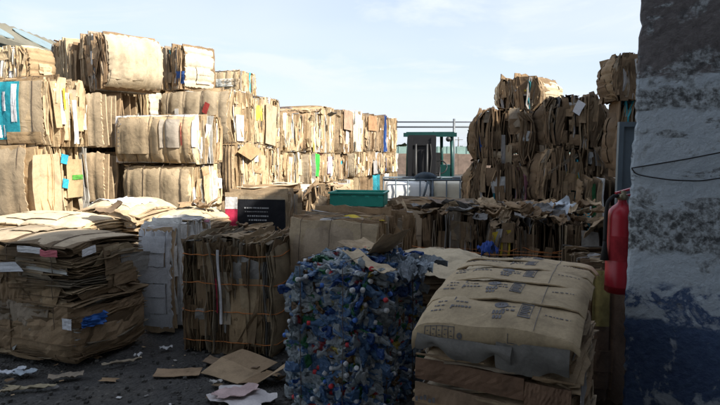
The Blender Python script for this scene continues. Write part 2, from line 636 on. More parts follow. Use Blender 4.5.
# front columns
s1 = bale('cardboard bale with a teal printed carton and white labels on its front', fplace(-62, 45, 76, 147, 7.2, -17, .75), GL,
          straps=M['wire'], sr=.004, axis='y', pal='bright', seed=sd(), n=46, end_tint=(.50, .385, .25), nst=4, flaps=(0, 26, 14, 0), patches=0)
pn = s1.panel('front', .05, .60, -.86, .98, (.03, .34, .42), .016, name='teal_carton', parent=s1.root)
for (a0, a1, b0, b1) in ((.09, .18, -.1, .66), (.24, .34, .05, .66), (.46, .56, -.3, .9), (.12, .3, -.8, -.4)):
    s1.panel('front', a0, a1, b0, b1, (.72, .72, .74), .021, name='paper_label', mat=M['paper'], parent=pn)
s1.panel('front', .34, .98, -.98, -.62, (.42, .29, .16), .024, name='carton_flap', parent=s1.root)
s1.panel('right', -.28, -.2, .1, .72, (.72, .55, .05), .03, name='yellow_sheet', mat=M['paper'], parent=s1.root)
s1.panel('right', .1, .3, -.9, .4, (.74, .73, .70), .03, name='white_sheet', mat=M['paper'], parent=s1.root)

r1 = bale('tan cardboard bale right under the one with the teal carton', fplace(-75, 30, 149, 222, 7.1, -17, 1.0, z0=.85, z1=1.73), GL,
          straps=M['wire'], sr=.004, axis='y', pal='bright', seed=sd(), n=46, end_tint=(.40, .31, .205), nst=4, flaps=(0, 14, 10, 0), patches=1)
r1.panel('right', -.92, -.1, -.9, .78, (.52, .39, .25), .03, name='carton_panel', parent=r1.root)
r1.panel('right', .12, .66, -.5, .62, (.45, .34, .19), .03, name='carton_panel', parent=r1.root)
r1.panel('right', .28, .66, .02, .16, (.10, .34, .06), .036, name='green_tape', parent=r1.root)
for b0 in (.5, -.2):
    r1.panel('right', -.06, .14, b0, b0 + .26, (.04, .36, .55), .04, name='blue_label', mat=M['paper'], parent=r1.root, skew=.05)
bale('small tan and brown bale at the far left of the stack, topmost row', fplace(-60, 31, 45, 72, 8.5, -17, .55, z0=2.58), GL,
     axis='x', pal='bright', seed=sd(), n=44, flaps=(30, 8, 16, 0))
t2 = bale('topmost big bale with brown layered front and a smooth cream rounded end', fplace(42, 112, 27, 88, 8.9, -38, 1.0, z0=2.57), GL,
          axis='x', pal='brown', seed=sd(), n=46, end_tint=(.55, .45, .31), gd='u', nst=4, dome=.2, groove=.045, flaps=(45, 0, 16, 6), patches=1)
bale('narrow bale with brown layers and a white end beside the topmost big bale', fplace(153, 185, 43, 93, 10.3, -35, .74, z0=2.70), GL,
     axis='x', pal='brown', seed=sd(), n=32, end_tint=(.62, .55, .42), nst=3, dome=.12, flaps=(26, 0, 10, 6), patches=1)
bale('bale of dark layers and pale sheets wedged behind the cylinder-like tan bale', fplace(82, 152, 87, 150, 10.3, -17, .8, z0=1.75), GL,
     axis='x', pal='bright', seed=sd(), n=46, end_tint=(.60, .52, .40), flaps=(30, 10, 14, 0))
bale('dark shaded bale in the gap between the two lower left columns', fplace(82, 124, 150, 220, 9.6, -17, .8, z0=.85, z1=1.80), GL,
     axis='x', pal='dark', seed=sd(), n=34, flaps=(26, 10, 8, 0))
s3 = bale('smooth tan cylinder-like bale with a red stripe near its layered end', fplace(110, 189, 114, 165, 8.6, -17, 1.05), GL,
          straps=M['wire'], sr=.004, axis='y', pal='bright', seed=sd(), n=54, end_tint=(.46, .35, .22), nst=5, dome=.20, groove=.045, flaps=(0, 30, 18, 0), patches=0)
s3.prints('front', -.93, .78, -.86, 14, M['ink'], 3, .05, .09)
s3.panel('front', -.96, .25, -.62, .93, (.47, .36, .23), .012, name='carton_panel', parent=s3.root)
s3.panel('front', .3, .78, -.35, .9, (.38, .33, .27), .016, name='carton_panel', parent=s3.root)
s3.panel('front', .80, .84, -.25, .75, (.55, .05, .07), .02, name='red_stripe', parent=s3.root)
s3.panel('right', -.95, -.72, -.3, .8, (.74, .73, .70), .03, name='white_sheet', mat=M['paper'], parent=s3.root)
r2 = bale('plain tan bale directly beneath the cylinder-like bale', fplace(118, 189, 166, 225, 8.62, -17, 1.05, z0=.70, z1=1.45), GL,
          straps=M['wire'], sr=.004, axis='y', pal='bright', seed=sd(), n=46, end_tint=(.45, .35, .225), nst=4, dome=.16, flaps=(0, 24, 10, 0), patches=1)
s4 = bale('long tan bale with a red stamp, above and behind the cylinder-like bale', fplace(156, 228, 88, 145, 10.0, -17, 1.1), GL,
          straps=M['wire'], sr=.004, axis='y', pal='bright', seed=sd(), n=54, end_tint=(.42, .335, .225), nst=4, dome=.18, groove=.04, flaps=(0, 34, 18, 0), patches=1)
s4.panel('front', .38, .52, .15, .55, (.42, .06, .05), .016, name='red_stamp', parent=s4.root, na=3, nb=3, skew=.1)
s4.panel('front', -.5, -.38, .1, .35, (.66, .64, .6), .016, name='paper_label', mat=M['paper'], parent=s4.root, na=3, nb=3)
s4.panel('right', -.6, -.1, -.85, .1, (.74, .73, .72), .03, name='white_sheet', mat=M['paper'], parent=s4.root)
r3 = bale('upright bale with a loose diamond-shaped flap below the bale with the red stamp', fplace(219, 232, 143, 200, 9.95, -22, 1.15, z0=.88), GL,
          straps=M['wire'], sr=.004, axis='y', pal='bright', seed=sd(), n=54, end_tint=(.42, .30, .18), flaps=(0, 34, 8, 0), patches=0)
g = MB()
u_, v_ = np.meshgrid(np.linspace(-1, 1, 5), np.linspace(-1, 1, 5), indexing='ij')
da, db = -.25 + (u_ + v_) * .30, .70 + (v_ - u_) * .17
g.grid_slab(r3.surf('right', da, db, .07 + .03 * u_), r3.surf('right', da, db, .066 + .03 * u_), (.40, .27, .14))
g.build('carton_flap', M['card'], r3.root)
bale('small bale on top of the stack behind the bale with the red stamp', fplace(205, 238, 70, 92, 12.3, -17, .9, z0=2.80), GL,
     straps=M['wire'], sr=.004, axis='y', pal='bright', seed=sd(), n=40, flaps=(0, 26, 20, 0))
s5 = bale('tall pale bale with one long oval flap, right of the bale with the red stamp', fplace(246, 255, 96, 150, 11.6, -17, 1.2, z0=1.70), GL,
          straps=M['wire'], sr=.004, axis='y', pal='bright', seed=sd(), n=54, flaps=(0, 40, 16, 0), patches=0)
s5.panel('right', -.35, .45, -.85, .75, (.52, .42, .28), .045, name='carton_flap', parent=s5.root, skew=.12)
bale('pale bale under the one with the long oval flap', fplace(238, 257, 152, 210, 11.6, -17, 1.2, z0=.85, z1=1.7), GL,
     straps=M['wire'], sr=.004, axis='y', pal='bright', seed=sd(), n=50, flaps=(0, 36, 6, 0))

# receding row: columns 1..8, two visible tiers each
far = [  # (front-right corner px at mid height, depth, D, top py, mid py, protrusion)
    (283.5, 12.9, 1.25, 112, 152), (303, 14.2, 1.25, 108, 152.5), (322, 15.4, 1.3, 106, 153), (338, 16.7, 1.3, 109, 154),
    (353, 18.0, 1.35, 110, 152), (366, 19.3, 1.35, 113, 151), (378, 20.7, 1.4, 115, 152), (390, 22.2, 1.5, 117, 153)]
ftop = ['cream bale at the near end of the receding row, upper tier', 'upper tier bale of the receding row with a broad smooth brown side facing out',
        'bale with the highest ragged crest of the receding row, upper tier', 'bale with a tan square carton at its top, upper tier of the receding row',
        'cream bale in the middle of the receding upper tier with fine upright layers', 'bale with a brown patched top, upper tier near the green forklift',
        'whitish bale next to last in the receding upper tier', 'narrow pale bale at the far end of the receding row beside the forklift roof']
fmid = ['light bale at the near end of the receding row, lower tier', 'bale with a hanging bright green sheet, lower tier of the receding row',
        'bale with a pink and white sheet, lower tier of the receding row', 'bale with a smooth brown edge, lower tier of the receding row',
        'cream bale with leaning pale strips, lower tier of the receding row', 'bale with a grey bulging flap, lower tier of the receding row',
        'shaded bale next to last in the receding lower tier', 'bale at the far end of the receding lower tier behind the white tank']
for i, (px, d, D, pt, pm) in enumerate(far):
    zt, zm = ZAT(pt, d), ZAT(pm, d)
    n = 46 if i < 4 else 36
    fb = 1 if i == 1 else 0
    x = Kx(px, 130) * d
    th = R(-17)
    for tier, (z0, z1, lab) in enumerate(((zm, zt, ftop[i]), (.82, zm - .02, fmid[i]), (0, .8, None))):
        W = 1.25 + (.25 if fb and tier == 0 else 0)
        jx, jr = rng.uniform(-.06, .06) + (.1 if fb and tier == 0 else 0), R(rng.uniform(-5, 5))
        c_, s_ = math.cos(th + jr), math.sin(th + jr)
        ctr = np.array([x + jx, d]) - np.array([c_, s_]) * W / 2 + np.array([-s_, c_]) * D / 2
        bb = Bale((W, D, z1 - z0), axis='y', pal='kraft' if i in (3, 5, 6) else 'bright', seed=sd(), n=n if lab else 10, res=4 if lab else 2,
                  flaps=(0, 30, 22, 0) if lab else (0, 0, 0, 0), patches=0, nst=3, rnd=.10, dome=.16, crumple=1.4, end_tint=(.40, .27, .16) if (fb and tier == 0) else None)
        if lab: bb.place(lab, (ctr[0], ctr[1], z0), th + jr, 'bales of the receding back row')
        else: bb.place('bottom tier cardboard bale, mostly hidden under the left stacks', (ctr[0], ctr[1], z0), th + jr, 'hidden bottom tier bales')
        if tier == 1 and i == 1: bb.panel('right', -.1, .55, -.5, .95, (.05, .42, .06), .05, name='green_sheet', mat=M['paper'], parent=bb.root, skew=.1)
        if tier == 1 and i == 2:
            bb.panel('right', -.5, .1, -.4, .8, (.62, .40, .46), .05, name='pink_sheet', mat=M['paper'], parent=bb.root)
            bb.panel('right', -.2, .0, -.6, .4, (.74, .73, .72), .06, name='white_sheet', mat=M['paper'], parent=bb.root)
        if tier == 0 and i == 3: bb.panel('right', -.6, .5, .1, .98, (.42, .29, .2), .05, name='carton_panel', parent=bb.root, skew=.05)
        if tier == 0 and i == 5: bb.panel('right', -.8, .6, .1, .9, (.40, .23, .12), .05, name='carton_panel', parent=bb.root)
        if tier == 1 and i == 5: bb.panel('right', -.2, .6, -.9, .2, (.36, .34, .32), .08, name='carton_flap', parent=bb.root)
# hidden supports under the near columns
for (x, y, W, D, z1) in ((-4.3, 7.75, 1.2, .95, .84), (-3.0, 9.35, 1.3, 1.0, .69), (-2.6, 10.6, 1.2, 1.0, .86), (-2.35, 12.3, 1.2, 1.1, .84),
                         (-3.85, 10.4, .9, .9, .84)):
    Bale((W, D, z1), axis='y', pal='kraft', seed=sd(), n=10, res=2, flaps=(0, 0, 0, 0), patches=0, nst=3).place(
        'bottom tier cardboard bale, mostly hidden under the left stacks', (x, y, 0), R(-17), 'hidden bottom tier bales')
for (x, y, W, D, z0, z1) in ((-4.2, 9.5, 1.1, .9, 1.7, 2.56), (-4.2, 9.5, 1.1, .9, .85, 1.69), (-3.2, 11.6, 1.1, 1, .86, 1.75), (-3.4, 11.7, 1.2, 1, 1.76, 2.7), (-2.9, 12.9, 1.2, 1, 1.7, 2.78)):
    Bale((W, D, z1 - z0), axis='y', pal='kraft', seed=sd(), n=10, res=2, flaps=(0, 0, 0, 0), patches=0, nst=3).place(
        'inner cardboard bale hidden within the left stack', (x, y, z0), R(-17), 'hidden inner bales of the left stack')

# ================================================================== RIGHT STACK
GR = 'shaded cardboard bales of the right stack'
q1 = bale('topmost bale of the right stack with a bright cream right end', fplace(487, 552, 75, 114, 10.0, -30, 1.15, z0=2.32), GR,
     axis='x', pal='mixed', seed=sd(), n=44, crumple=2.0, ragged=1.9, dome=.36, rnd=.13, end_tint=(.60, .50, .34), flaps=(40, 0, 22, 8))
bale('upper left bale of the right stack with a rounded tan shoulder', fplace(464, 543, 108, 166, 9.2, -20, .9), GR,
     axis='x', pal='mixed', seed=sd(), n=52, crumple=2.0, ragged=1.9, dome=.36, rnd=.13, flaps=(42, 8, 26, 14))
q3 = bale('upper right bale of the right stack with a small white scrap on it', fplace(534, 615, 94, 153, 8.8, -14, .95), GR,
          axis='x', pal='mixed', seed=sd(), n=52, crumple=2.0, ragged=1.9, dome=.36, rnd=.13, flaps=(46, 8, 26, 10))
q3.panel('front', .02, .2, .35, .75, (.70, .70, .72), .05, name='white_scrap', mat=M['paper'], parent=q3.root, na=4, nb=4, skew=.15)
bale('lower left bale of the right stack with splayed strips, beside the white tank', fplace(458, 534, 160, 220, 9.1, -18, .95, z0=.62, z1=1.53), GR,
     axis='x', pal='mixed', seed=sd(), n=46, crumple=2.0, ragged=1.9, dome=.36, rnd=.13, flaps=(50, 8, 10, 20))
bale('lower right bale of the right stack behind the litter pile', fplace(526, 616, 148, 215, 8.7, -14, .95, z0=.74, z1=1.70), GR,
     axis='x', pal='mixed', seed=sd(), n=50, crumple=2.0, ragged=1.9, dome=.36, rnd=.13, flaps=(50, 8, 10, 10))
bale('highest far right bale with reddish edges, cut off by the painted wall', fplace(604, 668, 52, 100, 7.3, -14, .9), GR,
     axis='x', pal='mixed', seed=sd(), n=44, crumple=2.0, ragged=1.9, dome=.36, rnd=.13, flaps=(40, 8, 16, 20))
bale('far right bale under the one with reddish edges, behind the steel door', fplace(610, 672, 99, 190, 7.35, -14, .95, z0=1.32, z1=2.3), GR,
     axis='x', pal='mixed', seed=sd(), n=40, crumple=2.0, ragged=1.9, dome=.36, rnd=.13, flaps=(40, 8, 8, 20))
for (x, y, z0, z1, W) in ((2.05, 9.7, 0, .65, 1.0), (3.15, 9.2, 0, .75, 1.25), (3.3, 7.9, 0, .66, .9), (3.3, 7.9, .67, 1.31, .9)):
    Bale((W, .9, z1 - z0), axis='x', pal='dark', seed=sd(), n=12, res=3, flaps=(14, 0, 0, 0), patches=0, nst=3).place(
        'bottom bale hidden under the right stack behind the litter pile', (x, y, z0), R(-16), 'hidden bottom bales of the right stack')

# ================================================================== MIDDLE ROW (sunlit tops on the left, shade on the right)
GM = 'cardboard bales of the middle row'
l1 = bale('cream topped bale behind the big front left bale, at the left edge', fplace(-45, 82, 224, 330, 6.15, -12, .95, z0=0, z1=.98), GM,
     axis='z', pal='bright', seed=sd(), n=44, end_tint=(.58, .48, .34), dome=.20, nst=3, flaps=(10, 4, 0, 0), patches=1)
l2 = bale('bale with a dark open wedge under its cream top, below the left stack', fplace(76, 138, 210, 330, 6.75, -24, .9, z0=0, z1=1.10), GM,
     axis='z', pal='kraft', seed=sd(), n=40, end_tint=(.55, .45, .31), dome=.26, nst=3, flaps=(14, 8, 0, 0), patches=1)
l4 = bale('cream domed bale with layered edge left of the black printed bale', fplace(138, 205, 222, 320, 6.2, -16, .9, z0=0, z1=1.03), GM,
     axis='z', pal='kraft', seed=sd(), n=44, end_tint=(.55, .45, .30), dome=.24, nst=3, flaps=(20, 14, 0, 0), patches=2)
m1 = bale('bale with a big black printed panel and a white and red edge', fplace(224, 288, 194, 300, 6.7, -8, .85, z0=0), GM,
     axis='y', pal='kraft', seed=sd(), n=48, nst=3, groove=.008, rnd=.02, dome=.04, end_tint=(.42, .33, .22), flaps=(0, 16, 22, 0), patches=0)
m1.panel('front', -.56, .97, .0, .93, (.012, .013, .017), .018, name='black_panel', parent=m1.root, na=14, nb=14)
bp = m1.root.children[-1]
rl = np.random.default_rng(5)
for (b, a0, a1, hh) in ((.76, -.34, .44, .012), (.685, -.32, .44, .006), (.60, -.24, .42, .013), (.52, -.20, .34, .013)):
    g = MB(); a = a0
    while a < a1:
        w = rl.uniform(.025, .06)
        ga, gb = np.meshgrid(np.linspace(a, a + w, 3), np.linspace(b - hh, b + hh, 3), indexing='ij')
        o = .0235
        g.grid_slab(m1.surf('front', ga, gb, o), m1.surf('front', ga, gb, o - .002), (1, 1, 1))
        a += w + rl.uniform(.008, .03)
    g.build('lettering', M['ink_white'], bp)
m1.panel('front', -.97, -.57, .735, .97, (.72, .71, .70), .022, name='white_panel', parent=m1.root)
m1.panel('front', -.97, -.57, .05, .73, (.50, .035, .09), .022, name='red_panel', parent=m1.root)
m2 = bale('pale bale with a white top, behind the black printed bale', fplace(238, 326, 186, 300, 8.0, -12, .9, z0=0), GM,
     axis='z', pal='bright', seed=sd(), n=40, end_tint=(.60, .52, .40), dome=.15, nst=3, flaps=(14, 8, 0, 0), patches=1)
bale('small bale of upright tan layers just right of the black printed bale', fplace(304, 340, 186, 300, 7.9, -14, .7, z0=0), GM,
     axis='x', pal='kraft', seed=sd(), n=34, nst=3, flaps=(24, 6, 14, 0))
m4 = bale('low bale that carries the green crate', fplace(318, 388, 208, 300, 7.15, -12, .9, z0=0), GM,
     axis='z', pal='kraft', seed=sd(), n=36, nst=3, flaps=(14, 6, 0, 0))
bale('smooth tan topped bale in front of the white tanks', fplace(384, 470, 205, 300, 7.0, -16, 1.0, z0=0), GM,
     axis='y', pal='brown', seed=sd(), n=46, nst=3, end_tint=(.36, .27, .18), flaps=(0, 18, 20, 0))
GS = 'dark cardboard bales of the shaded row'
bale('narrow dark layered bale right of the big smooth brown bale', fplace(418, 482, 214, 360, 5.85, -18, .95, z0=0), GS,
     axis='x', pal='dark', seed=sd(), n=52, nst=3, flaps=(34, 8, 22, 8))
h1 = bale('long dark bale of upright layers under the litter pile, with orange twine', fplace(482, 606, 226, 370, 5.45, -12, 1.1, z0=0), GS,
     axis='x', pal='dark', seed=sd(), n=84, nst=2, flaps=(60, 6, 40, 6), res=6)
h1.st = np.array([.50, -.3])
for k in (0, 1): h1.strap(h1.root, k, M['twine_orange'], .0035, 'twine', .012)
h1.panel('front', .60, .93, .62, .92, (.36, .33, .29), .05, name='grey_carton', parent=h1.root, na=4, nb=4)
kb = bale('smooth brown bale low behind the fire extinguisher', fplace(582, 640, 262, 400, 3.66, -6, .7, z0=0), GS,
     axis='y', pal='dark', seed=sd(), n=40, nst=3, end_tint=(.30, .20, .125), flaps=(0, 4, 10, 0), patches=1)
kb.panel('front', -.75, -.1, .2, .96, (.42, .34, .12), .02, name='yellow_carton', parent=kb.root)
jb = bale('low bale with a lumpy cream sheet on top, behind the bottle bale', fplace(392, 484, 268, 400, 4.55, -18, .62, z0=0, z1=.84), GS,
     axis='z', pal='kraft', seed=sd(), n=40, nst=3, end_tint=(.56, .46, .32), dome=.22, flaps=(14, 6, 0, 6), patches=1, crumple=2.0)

# ================================================================== FRONT ROW
GF = 'cardboard bales of the front row'
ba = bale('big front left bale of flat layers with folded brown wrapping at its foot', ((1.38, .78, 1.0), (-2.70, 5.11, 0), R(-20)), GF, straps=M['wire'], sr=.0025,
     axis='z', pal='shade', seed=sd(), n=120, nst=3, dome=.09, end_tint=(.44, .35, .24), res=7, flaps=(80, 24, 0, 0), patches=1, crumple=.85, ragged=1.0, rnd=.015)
bb_ = bale('narrow bale with a white stacked side between the two brown front bales', fplace(136, 170, 224, 343, 5.35, -14, .85, z0=0, z1=1.0), GF,
     axis='y', pal='white', seed=sd(), n=56, nst=3, end_tint=(.62, .63, .65), flaps=(0, 34, 20, 0), patches=0)
for k in range(6):
    bb_.panel('front', -.92 + .08 * (k % 2), .92 - .1 * ((k * 5) % 3), -.95 + k * .31 - .03 * (k % 2), -.655 + k * .31 - .03 * ((k + 1) % 2), np.array((.62, .64, .67)) * (.9 + .05 * (k % 3)), .016 + .006 * (k % 3), name='white_carton', mat=M['paper'], parent=bb_.root, na=5, nb=3)
bc = bale('bale of upright brown layers tied with four orange twines, at the centre left', ((.88, .72, .95), (-1.01, 5.19, 0), R(-12)), GF, straps=M['twine_orange'], sr=.0035,
     axis='x', pal='shade', seed=sd(), n=104, nst=4, dome=.08, groove=.012, rnd=.03, ragged=1.4, res=8, flaps=(40, 10, 30, 16), patches=1)
bc.panel('front', -.16, -.11, -.45, .85, (.70, .70, .72), .03, name='white_strip', mat=M['paper'], parent=bc.root)
bc.panel('front', -.215, -.19, -.25, .35, (.50, .04, .09), .036, name='red_strip', parent=bc.root)
bd = bale('big bale with a smooth brown front and layered right side behind the bottles', fplace(284, 373, 221, 363, 4.66, -25, 1.12, z0=0, z1=1.12), GF, straps=M['wire'], sr=.0025,
     axis='y', pal='brown', seed=sd(), n=70, nst=3, dome=.10, groove=.012, end_tint=(.40, .31, .215), res=8, rnd=.04, flaps=(0, 40, 30, 0), patches=0, crumple=.7)
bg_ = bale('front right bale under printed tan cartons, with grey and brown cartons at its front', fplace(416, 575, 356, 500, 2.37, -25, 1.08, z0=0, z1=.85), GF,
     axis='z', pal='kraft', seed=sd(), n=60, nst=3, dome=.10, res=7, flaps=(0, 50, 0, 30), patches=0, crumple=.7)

# ---------------------------------------------------------------- front right bale: printed tan cartons shingled over its top
GW, GD, GH = bg_.size
TAN = (.47, .365, .23)


def gtop(a, b):
    """domed top of the bale, local metres, a,b in [-1,1] (b = -1 front)"""
    a, b = np.asarray(a, float), np.asarray(b, float)
    z = .925 + .13 * (1 - ((b - .35) / 1.35) ** 2) - .03 * np.abs(a) ** 3 - .05 * np.clip(np.abs(a) - .92, 0, 1) * 6
    return np.stack([a * (GW / 2 + .012), b * GD / 2, z], -1)


rg = np.random.default_rng(77)
BK = [(-1.0, -.50), (-.62, -.12), (-.22, .28), (.18, .66), (.56, 1.0)]
gr_ = bg_.root


def carton_pt(k, a, t, off=0.):
    b0, b1 = BK[k]
    a, t = np.asarray(a, float), np.asarray(t, float)
    b = b0 + (b1 - b0) * t + .05 * (a + .2) * (1 if k else 0) * (.6 - .1 * k)
    p = gtop(a, b)
    p[..., 2] += .012 * np.sin(np.clip(t, 0, 1) * math.pi) + .013 * (1 - t) ** 1.5 + .004 * np.sin(t * 5 + a * 3 + k) + .004 * np.sin(a * 7 + k * 2) + off + .004 * k
    return p


for k in (4, 3, 2, 1, 0):
    g = MB()
    a, t = np.meshgrid(np.linspace(-1.02, 1.0 + rg.uniform(-.01, .02), 25), np.linspace(0, 1, 13), indexing='ij')
    top = carton_pt(k, a, t)
    top[..., 2] += rg.normal(0, .0012, a.shape)
    tint = np.array(TAN) * rg.uniform(.92, 1.06)
    if k == 0:   # the front carton folds down over the front edge
        fa, ft = np.meshgrid(np.linspace(-1.02, 1.0, 25), np.linspace(0, 1, 6), indexing='ij')
        fr = carton_pt(0, fa, fa * 0)
        fr[..., 1] -= .012 * np.sin(ft * 3.1) + .006
        hgt = np.where(fa < .35, .085, .085 - .055 * (fa - .35) / .65)
        fr[..., 2] -= ft * hgt
        bk = fr.copy(); bk[..., 1] += .005
        g.grid_slab(fr, bk, tint, True)
    bot = top.copy(); bot[..., 2] -= .006
    g.grid_slab(top, bot, tint, True)
    ca = g.build('printed_carton', M['card'], gr_)

    def mark(a0, a1, t0, t1, mat='ink', host=ca, n=4, name='print_mark', off=.0032):
        q = MB()
        ga, gt = np.meshgrid(np.linspace(a0, a1, n + 1), np.linspace(t0, t1, n + 1), indexing='ij')
        q.grid_slab(carton_pt(k, ga, gt, off), carton_pt(k, ga, gt, off - .0015), (1, 1, 1))
        return q

    q = MB()

    def put(qq):
        for V_, Q_, T_, S_ in zip(qq.V, qq.Q, qq.T, qq.S): q.add(V_, Q_ , T_, False)

    def dash_line(a0, a1, t0, h=.045):
        x = a0
        while x < a1:
            w = rg.uniform(.015, .05)
            put(mark(x, min(x + w, a1), t0, t0 + h, n=1)); x += w + rg.uniform(.01, .025)

    sh = rg.uniform(-.20, .12)
    if k in (0, 2, 4, 1):   # oval emblem with two short rows of lettering below it
        c0, ct = -.02 + sh, .62
        th = np.linspace(0, 2 * math.pi, 19)
        rr = np.array([.35, .6, 1.0])
        A = c0 + np.outer(rr, np.cos(th)) * .085
        T = ct + np.outer(rr, np.sin(th)) * .13
        q.grid_slab(carton_pt(k, A, T, .0034), carton_pt(k, A, T, .002), (1, 1, 1))
        for i in range(5): put(mark(c0 - .075 + i * .032, c0 - .052 + i * .032, ct - .05, ct + .05, n=1))
        for i in range(4): put(mark(c0 - .07 + i * .04, c0 - .042 + i * .04, ct - .32, ct - .22, n=1))
        for i in range(3): put(mark(c0 - .05 + i * .04, c0 - .022 + i * .04, ct - .44, ct - .36, n=1))
    # square label with a frame and grey rows
    b0 = .22 + sh
    for (x0, x1, y0, y1) in ((b0, b0 + .15, .28, .31), (b0, b0 + .15, .75, .78), (b0, b0 + .008, .28, .78), (b0 + .142, b0 + .15, .28, .78)):
        put(mark(x0, x1, y0, y1, n=2))
    for i in range(6): put(mark(b0 + .02, b0 + .13 - .02 * (i % 2), .34 + i * .065, .375 + i * .065, n=1))
    put(mark(b0 - .22, b0 - .205, .3, .7, n=1))
    dash_line(b0 - .20, b0 - .04, .42); dash_line(b0 - .20, b0 - .06, .56, .03)
    put(mark(-.62, -.605, .35, .75, n=1)); dash_line(-.60, -.36, .40); dash_line(-.58, -.42, .56, .03)
    for i in range(3): dash_line(-.86 + .02 * i, -.70, .3 + i * .13, .03)
    dash_line(.55, .85, .5, .02)
    put(mark(.470, .476, .02, .98, n=6))      # fold line across the carton
    q.build('print_mark', M['ink'], ca)
    if k == 0:  # ruled table, round stamp and lines on the front fold
        q2 = MB()

        def fmark(a0, a1, f0, f1, n=2):
            fa, ff = np.meshgrid(np.linspace(a0, a1, n + 1), np.linspace(f0, f1, n + 1), indexing='ij')
            p = carton_pt(0, fa, fa * 0)
            p[..., 1] -= .012 * np.sin(ff * 3.1) + .0085
            p[..., 2] -= ff * .085
            pb = p.copy(); pb[..., 1] += .0015
            q2.grid_slab(p, pb, (1, 1, 1))
        for i in range(6): fmark(-.85 + i * .075, -.842 + i * .075, .12, .86)
        fmark(-.85, -.47, .12, .15); fmark(-.85, -.47, .84, .87)
        for i in range(5):
            for j in range(2): fmark(-.820 + i * .075, -.802 + i * .075 + .012 * ((i + j) % 2), .34 + j * .26 - .06 * (i % 2), .40 + j * .26 - .06 * (i % 2), 1)
        th = np.linspace(0, 2 * math.pi, 17); rr = np.array([.3, .55, 1.0])
        fa, ff = -.40 + np.outer(rr, np.cos(th)) * .034, .56 + np.outer(rr, np.sin(th)) * .18
        p = carton_pt(0, fa, fa * 0); p[..., 1] -= .012 * np.sin(ff * 3.1) + .0085; p[..., 2] -= ff * .085
        pb = p.copy(); pb[..., 1] += .0015
        q2.grid_slab(p, pb, (1, 1, 1))
        fmark(.18, .186, .25, .75); fmark(.18, .27, .72, .76)
        q2.build('print_mark', M['ink'], ca)

# grey carton and brown cartons bulging at its front below the tan ones


def front_slab(name, z0, z1, a0, a1, tint, yo, thick=.01, wav=.006, seed=0, lift=0., jag=.0):
    rr = np.random.default_rng(seed)
    a, b = np.meshgrid(np.linspace(a0, a1, 22), np.linspace(0, 1, 7), indexing='ij')
    y = -GD / 2 - yo - (.006 + wav) * np.sin(b * math.pi) + wav * np.sin(a * 9 + seed + b * 4) + rr.normal(0, .0015, a.shape)
    zt = z1 + lift * a + .3 * wav * np.sin(a * 4 + seed)
    zl = z0 + lift * a + jag * (np.sin(a * 7 + seed) + .5 * np.sin(a * 17 + seed))
    z = zl + (zt - zl) * b
    top = np.stack([a * GW / 2, y, z], -1)
    bot = top.copy(); bot[..., 1] += thick
    g = MB(); g.grid_slab(top, bot, tint, jag > 0)
    return g.build(name, M['card'], gr_)


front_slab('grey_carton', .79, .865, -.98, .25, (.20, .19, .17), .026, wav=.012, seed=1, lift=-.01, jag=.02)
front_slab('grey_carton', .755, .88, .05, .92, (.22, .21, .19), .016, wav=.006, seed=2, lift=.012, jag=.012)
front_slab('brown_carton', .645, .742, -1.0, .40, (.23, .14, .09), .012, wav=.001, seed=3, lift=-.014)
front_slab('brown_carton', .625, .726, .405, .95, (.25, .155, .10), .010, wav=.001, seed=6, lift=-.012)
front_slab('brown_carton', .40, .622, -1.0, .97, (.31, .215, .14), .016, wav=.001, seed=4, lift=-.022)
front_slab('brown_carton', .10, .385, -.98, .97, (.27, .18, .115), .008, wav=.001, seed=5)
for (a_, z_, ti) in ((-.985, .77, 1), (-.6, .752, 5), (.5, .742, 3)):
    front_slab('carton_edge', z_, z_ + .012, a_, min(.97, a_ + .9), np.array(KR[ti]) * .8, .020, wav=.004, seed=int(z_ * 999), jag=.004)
q = MB()
for i in range(5): q.box((-.33 + i * .02 + .002 * (i % 2), -GD / 2 - .0365, .575 + .006 * (i % 3)), (.012, .002, .022 - .006 * (i % 2)))
q.build('print_mark', M['ink'], gr_)

# ================================================================== BOTTLE BALE
m, nt, b = new_mat('pet_plastic')
at = nd(nt, 'ShaderNodeAttribute', attribute_name='tint')
out = nt.nodes['Material Output']
tr = nt.nodes.new('ShaderNodeBsdfTransparent'); nt.links.new(at.outputs['Color'], tr.inputs[0])
nt.links.new(at.outputs['Color'], b.inputs['Base Color'])
b.inputs['Roughness'].default_value = .12
b.inputs['Specular IOR Level'].default_value = .9
tcx = nt.nodes.new('ShaderNodeTexCoord')
bump(nt, b, noise(nt, 45, 3, .6, tcx.outputs['Object'], .8), .9, .02)
mx = nt.nodes.new('ShaderNodeMixShader'); mx.inputs[0].default_value = .5
nt.links.new(tr.outputs[0], mx.inputs[1]); nt.links.new(b.outputs[0], mx.inputs[2]); nt.links.new(mx.outputs[0], out.inputs[0])
M['pet'] = m
M['solid'] = tint_material('moulded_plastic', .4, .1)

PETC = [(.34, .46, .56), (.16, .30, .52), (.56, .61, .63), (.04, .12, .38), (.03, .22, .09), (.46, .52, .55), (.12, .26, .48), (.20, .12, .05)]
PETW = np.array([4, 3, 5, 1.8, 2.2, 4, 2, .7]); PETW /= PETW.sum()
CAPC = [(.55, .56, .57), (.06, .16, .50), (.55, .05, .06), (.05, .32, .12), (.70, .55, .05), (.65, .66, .68)]


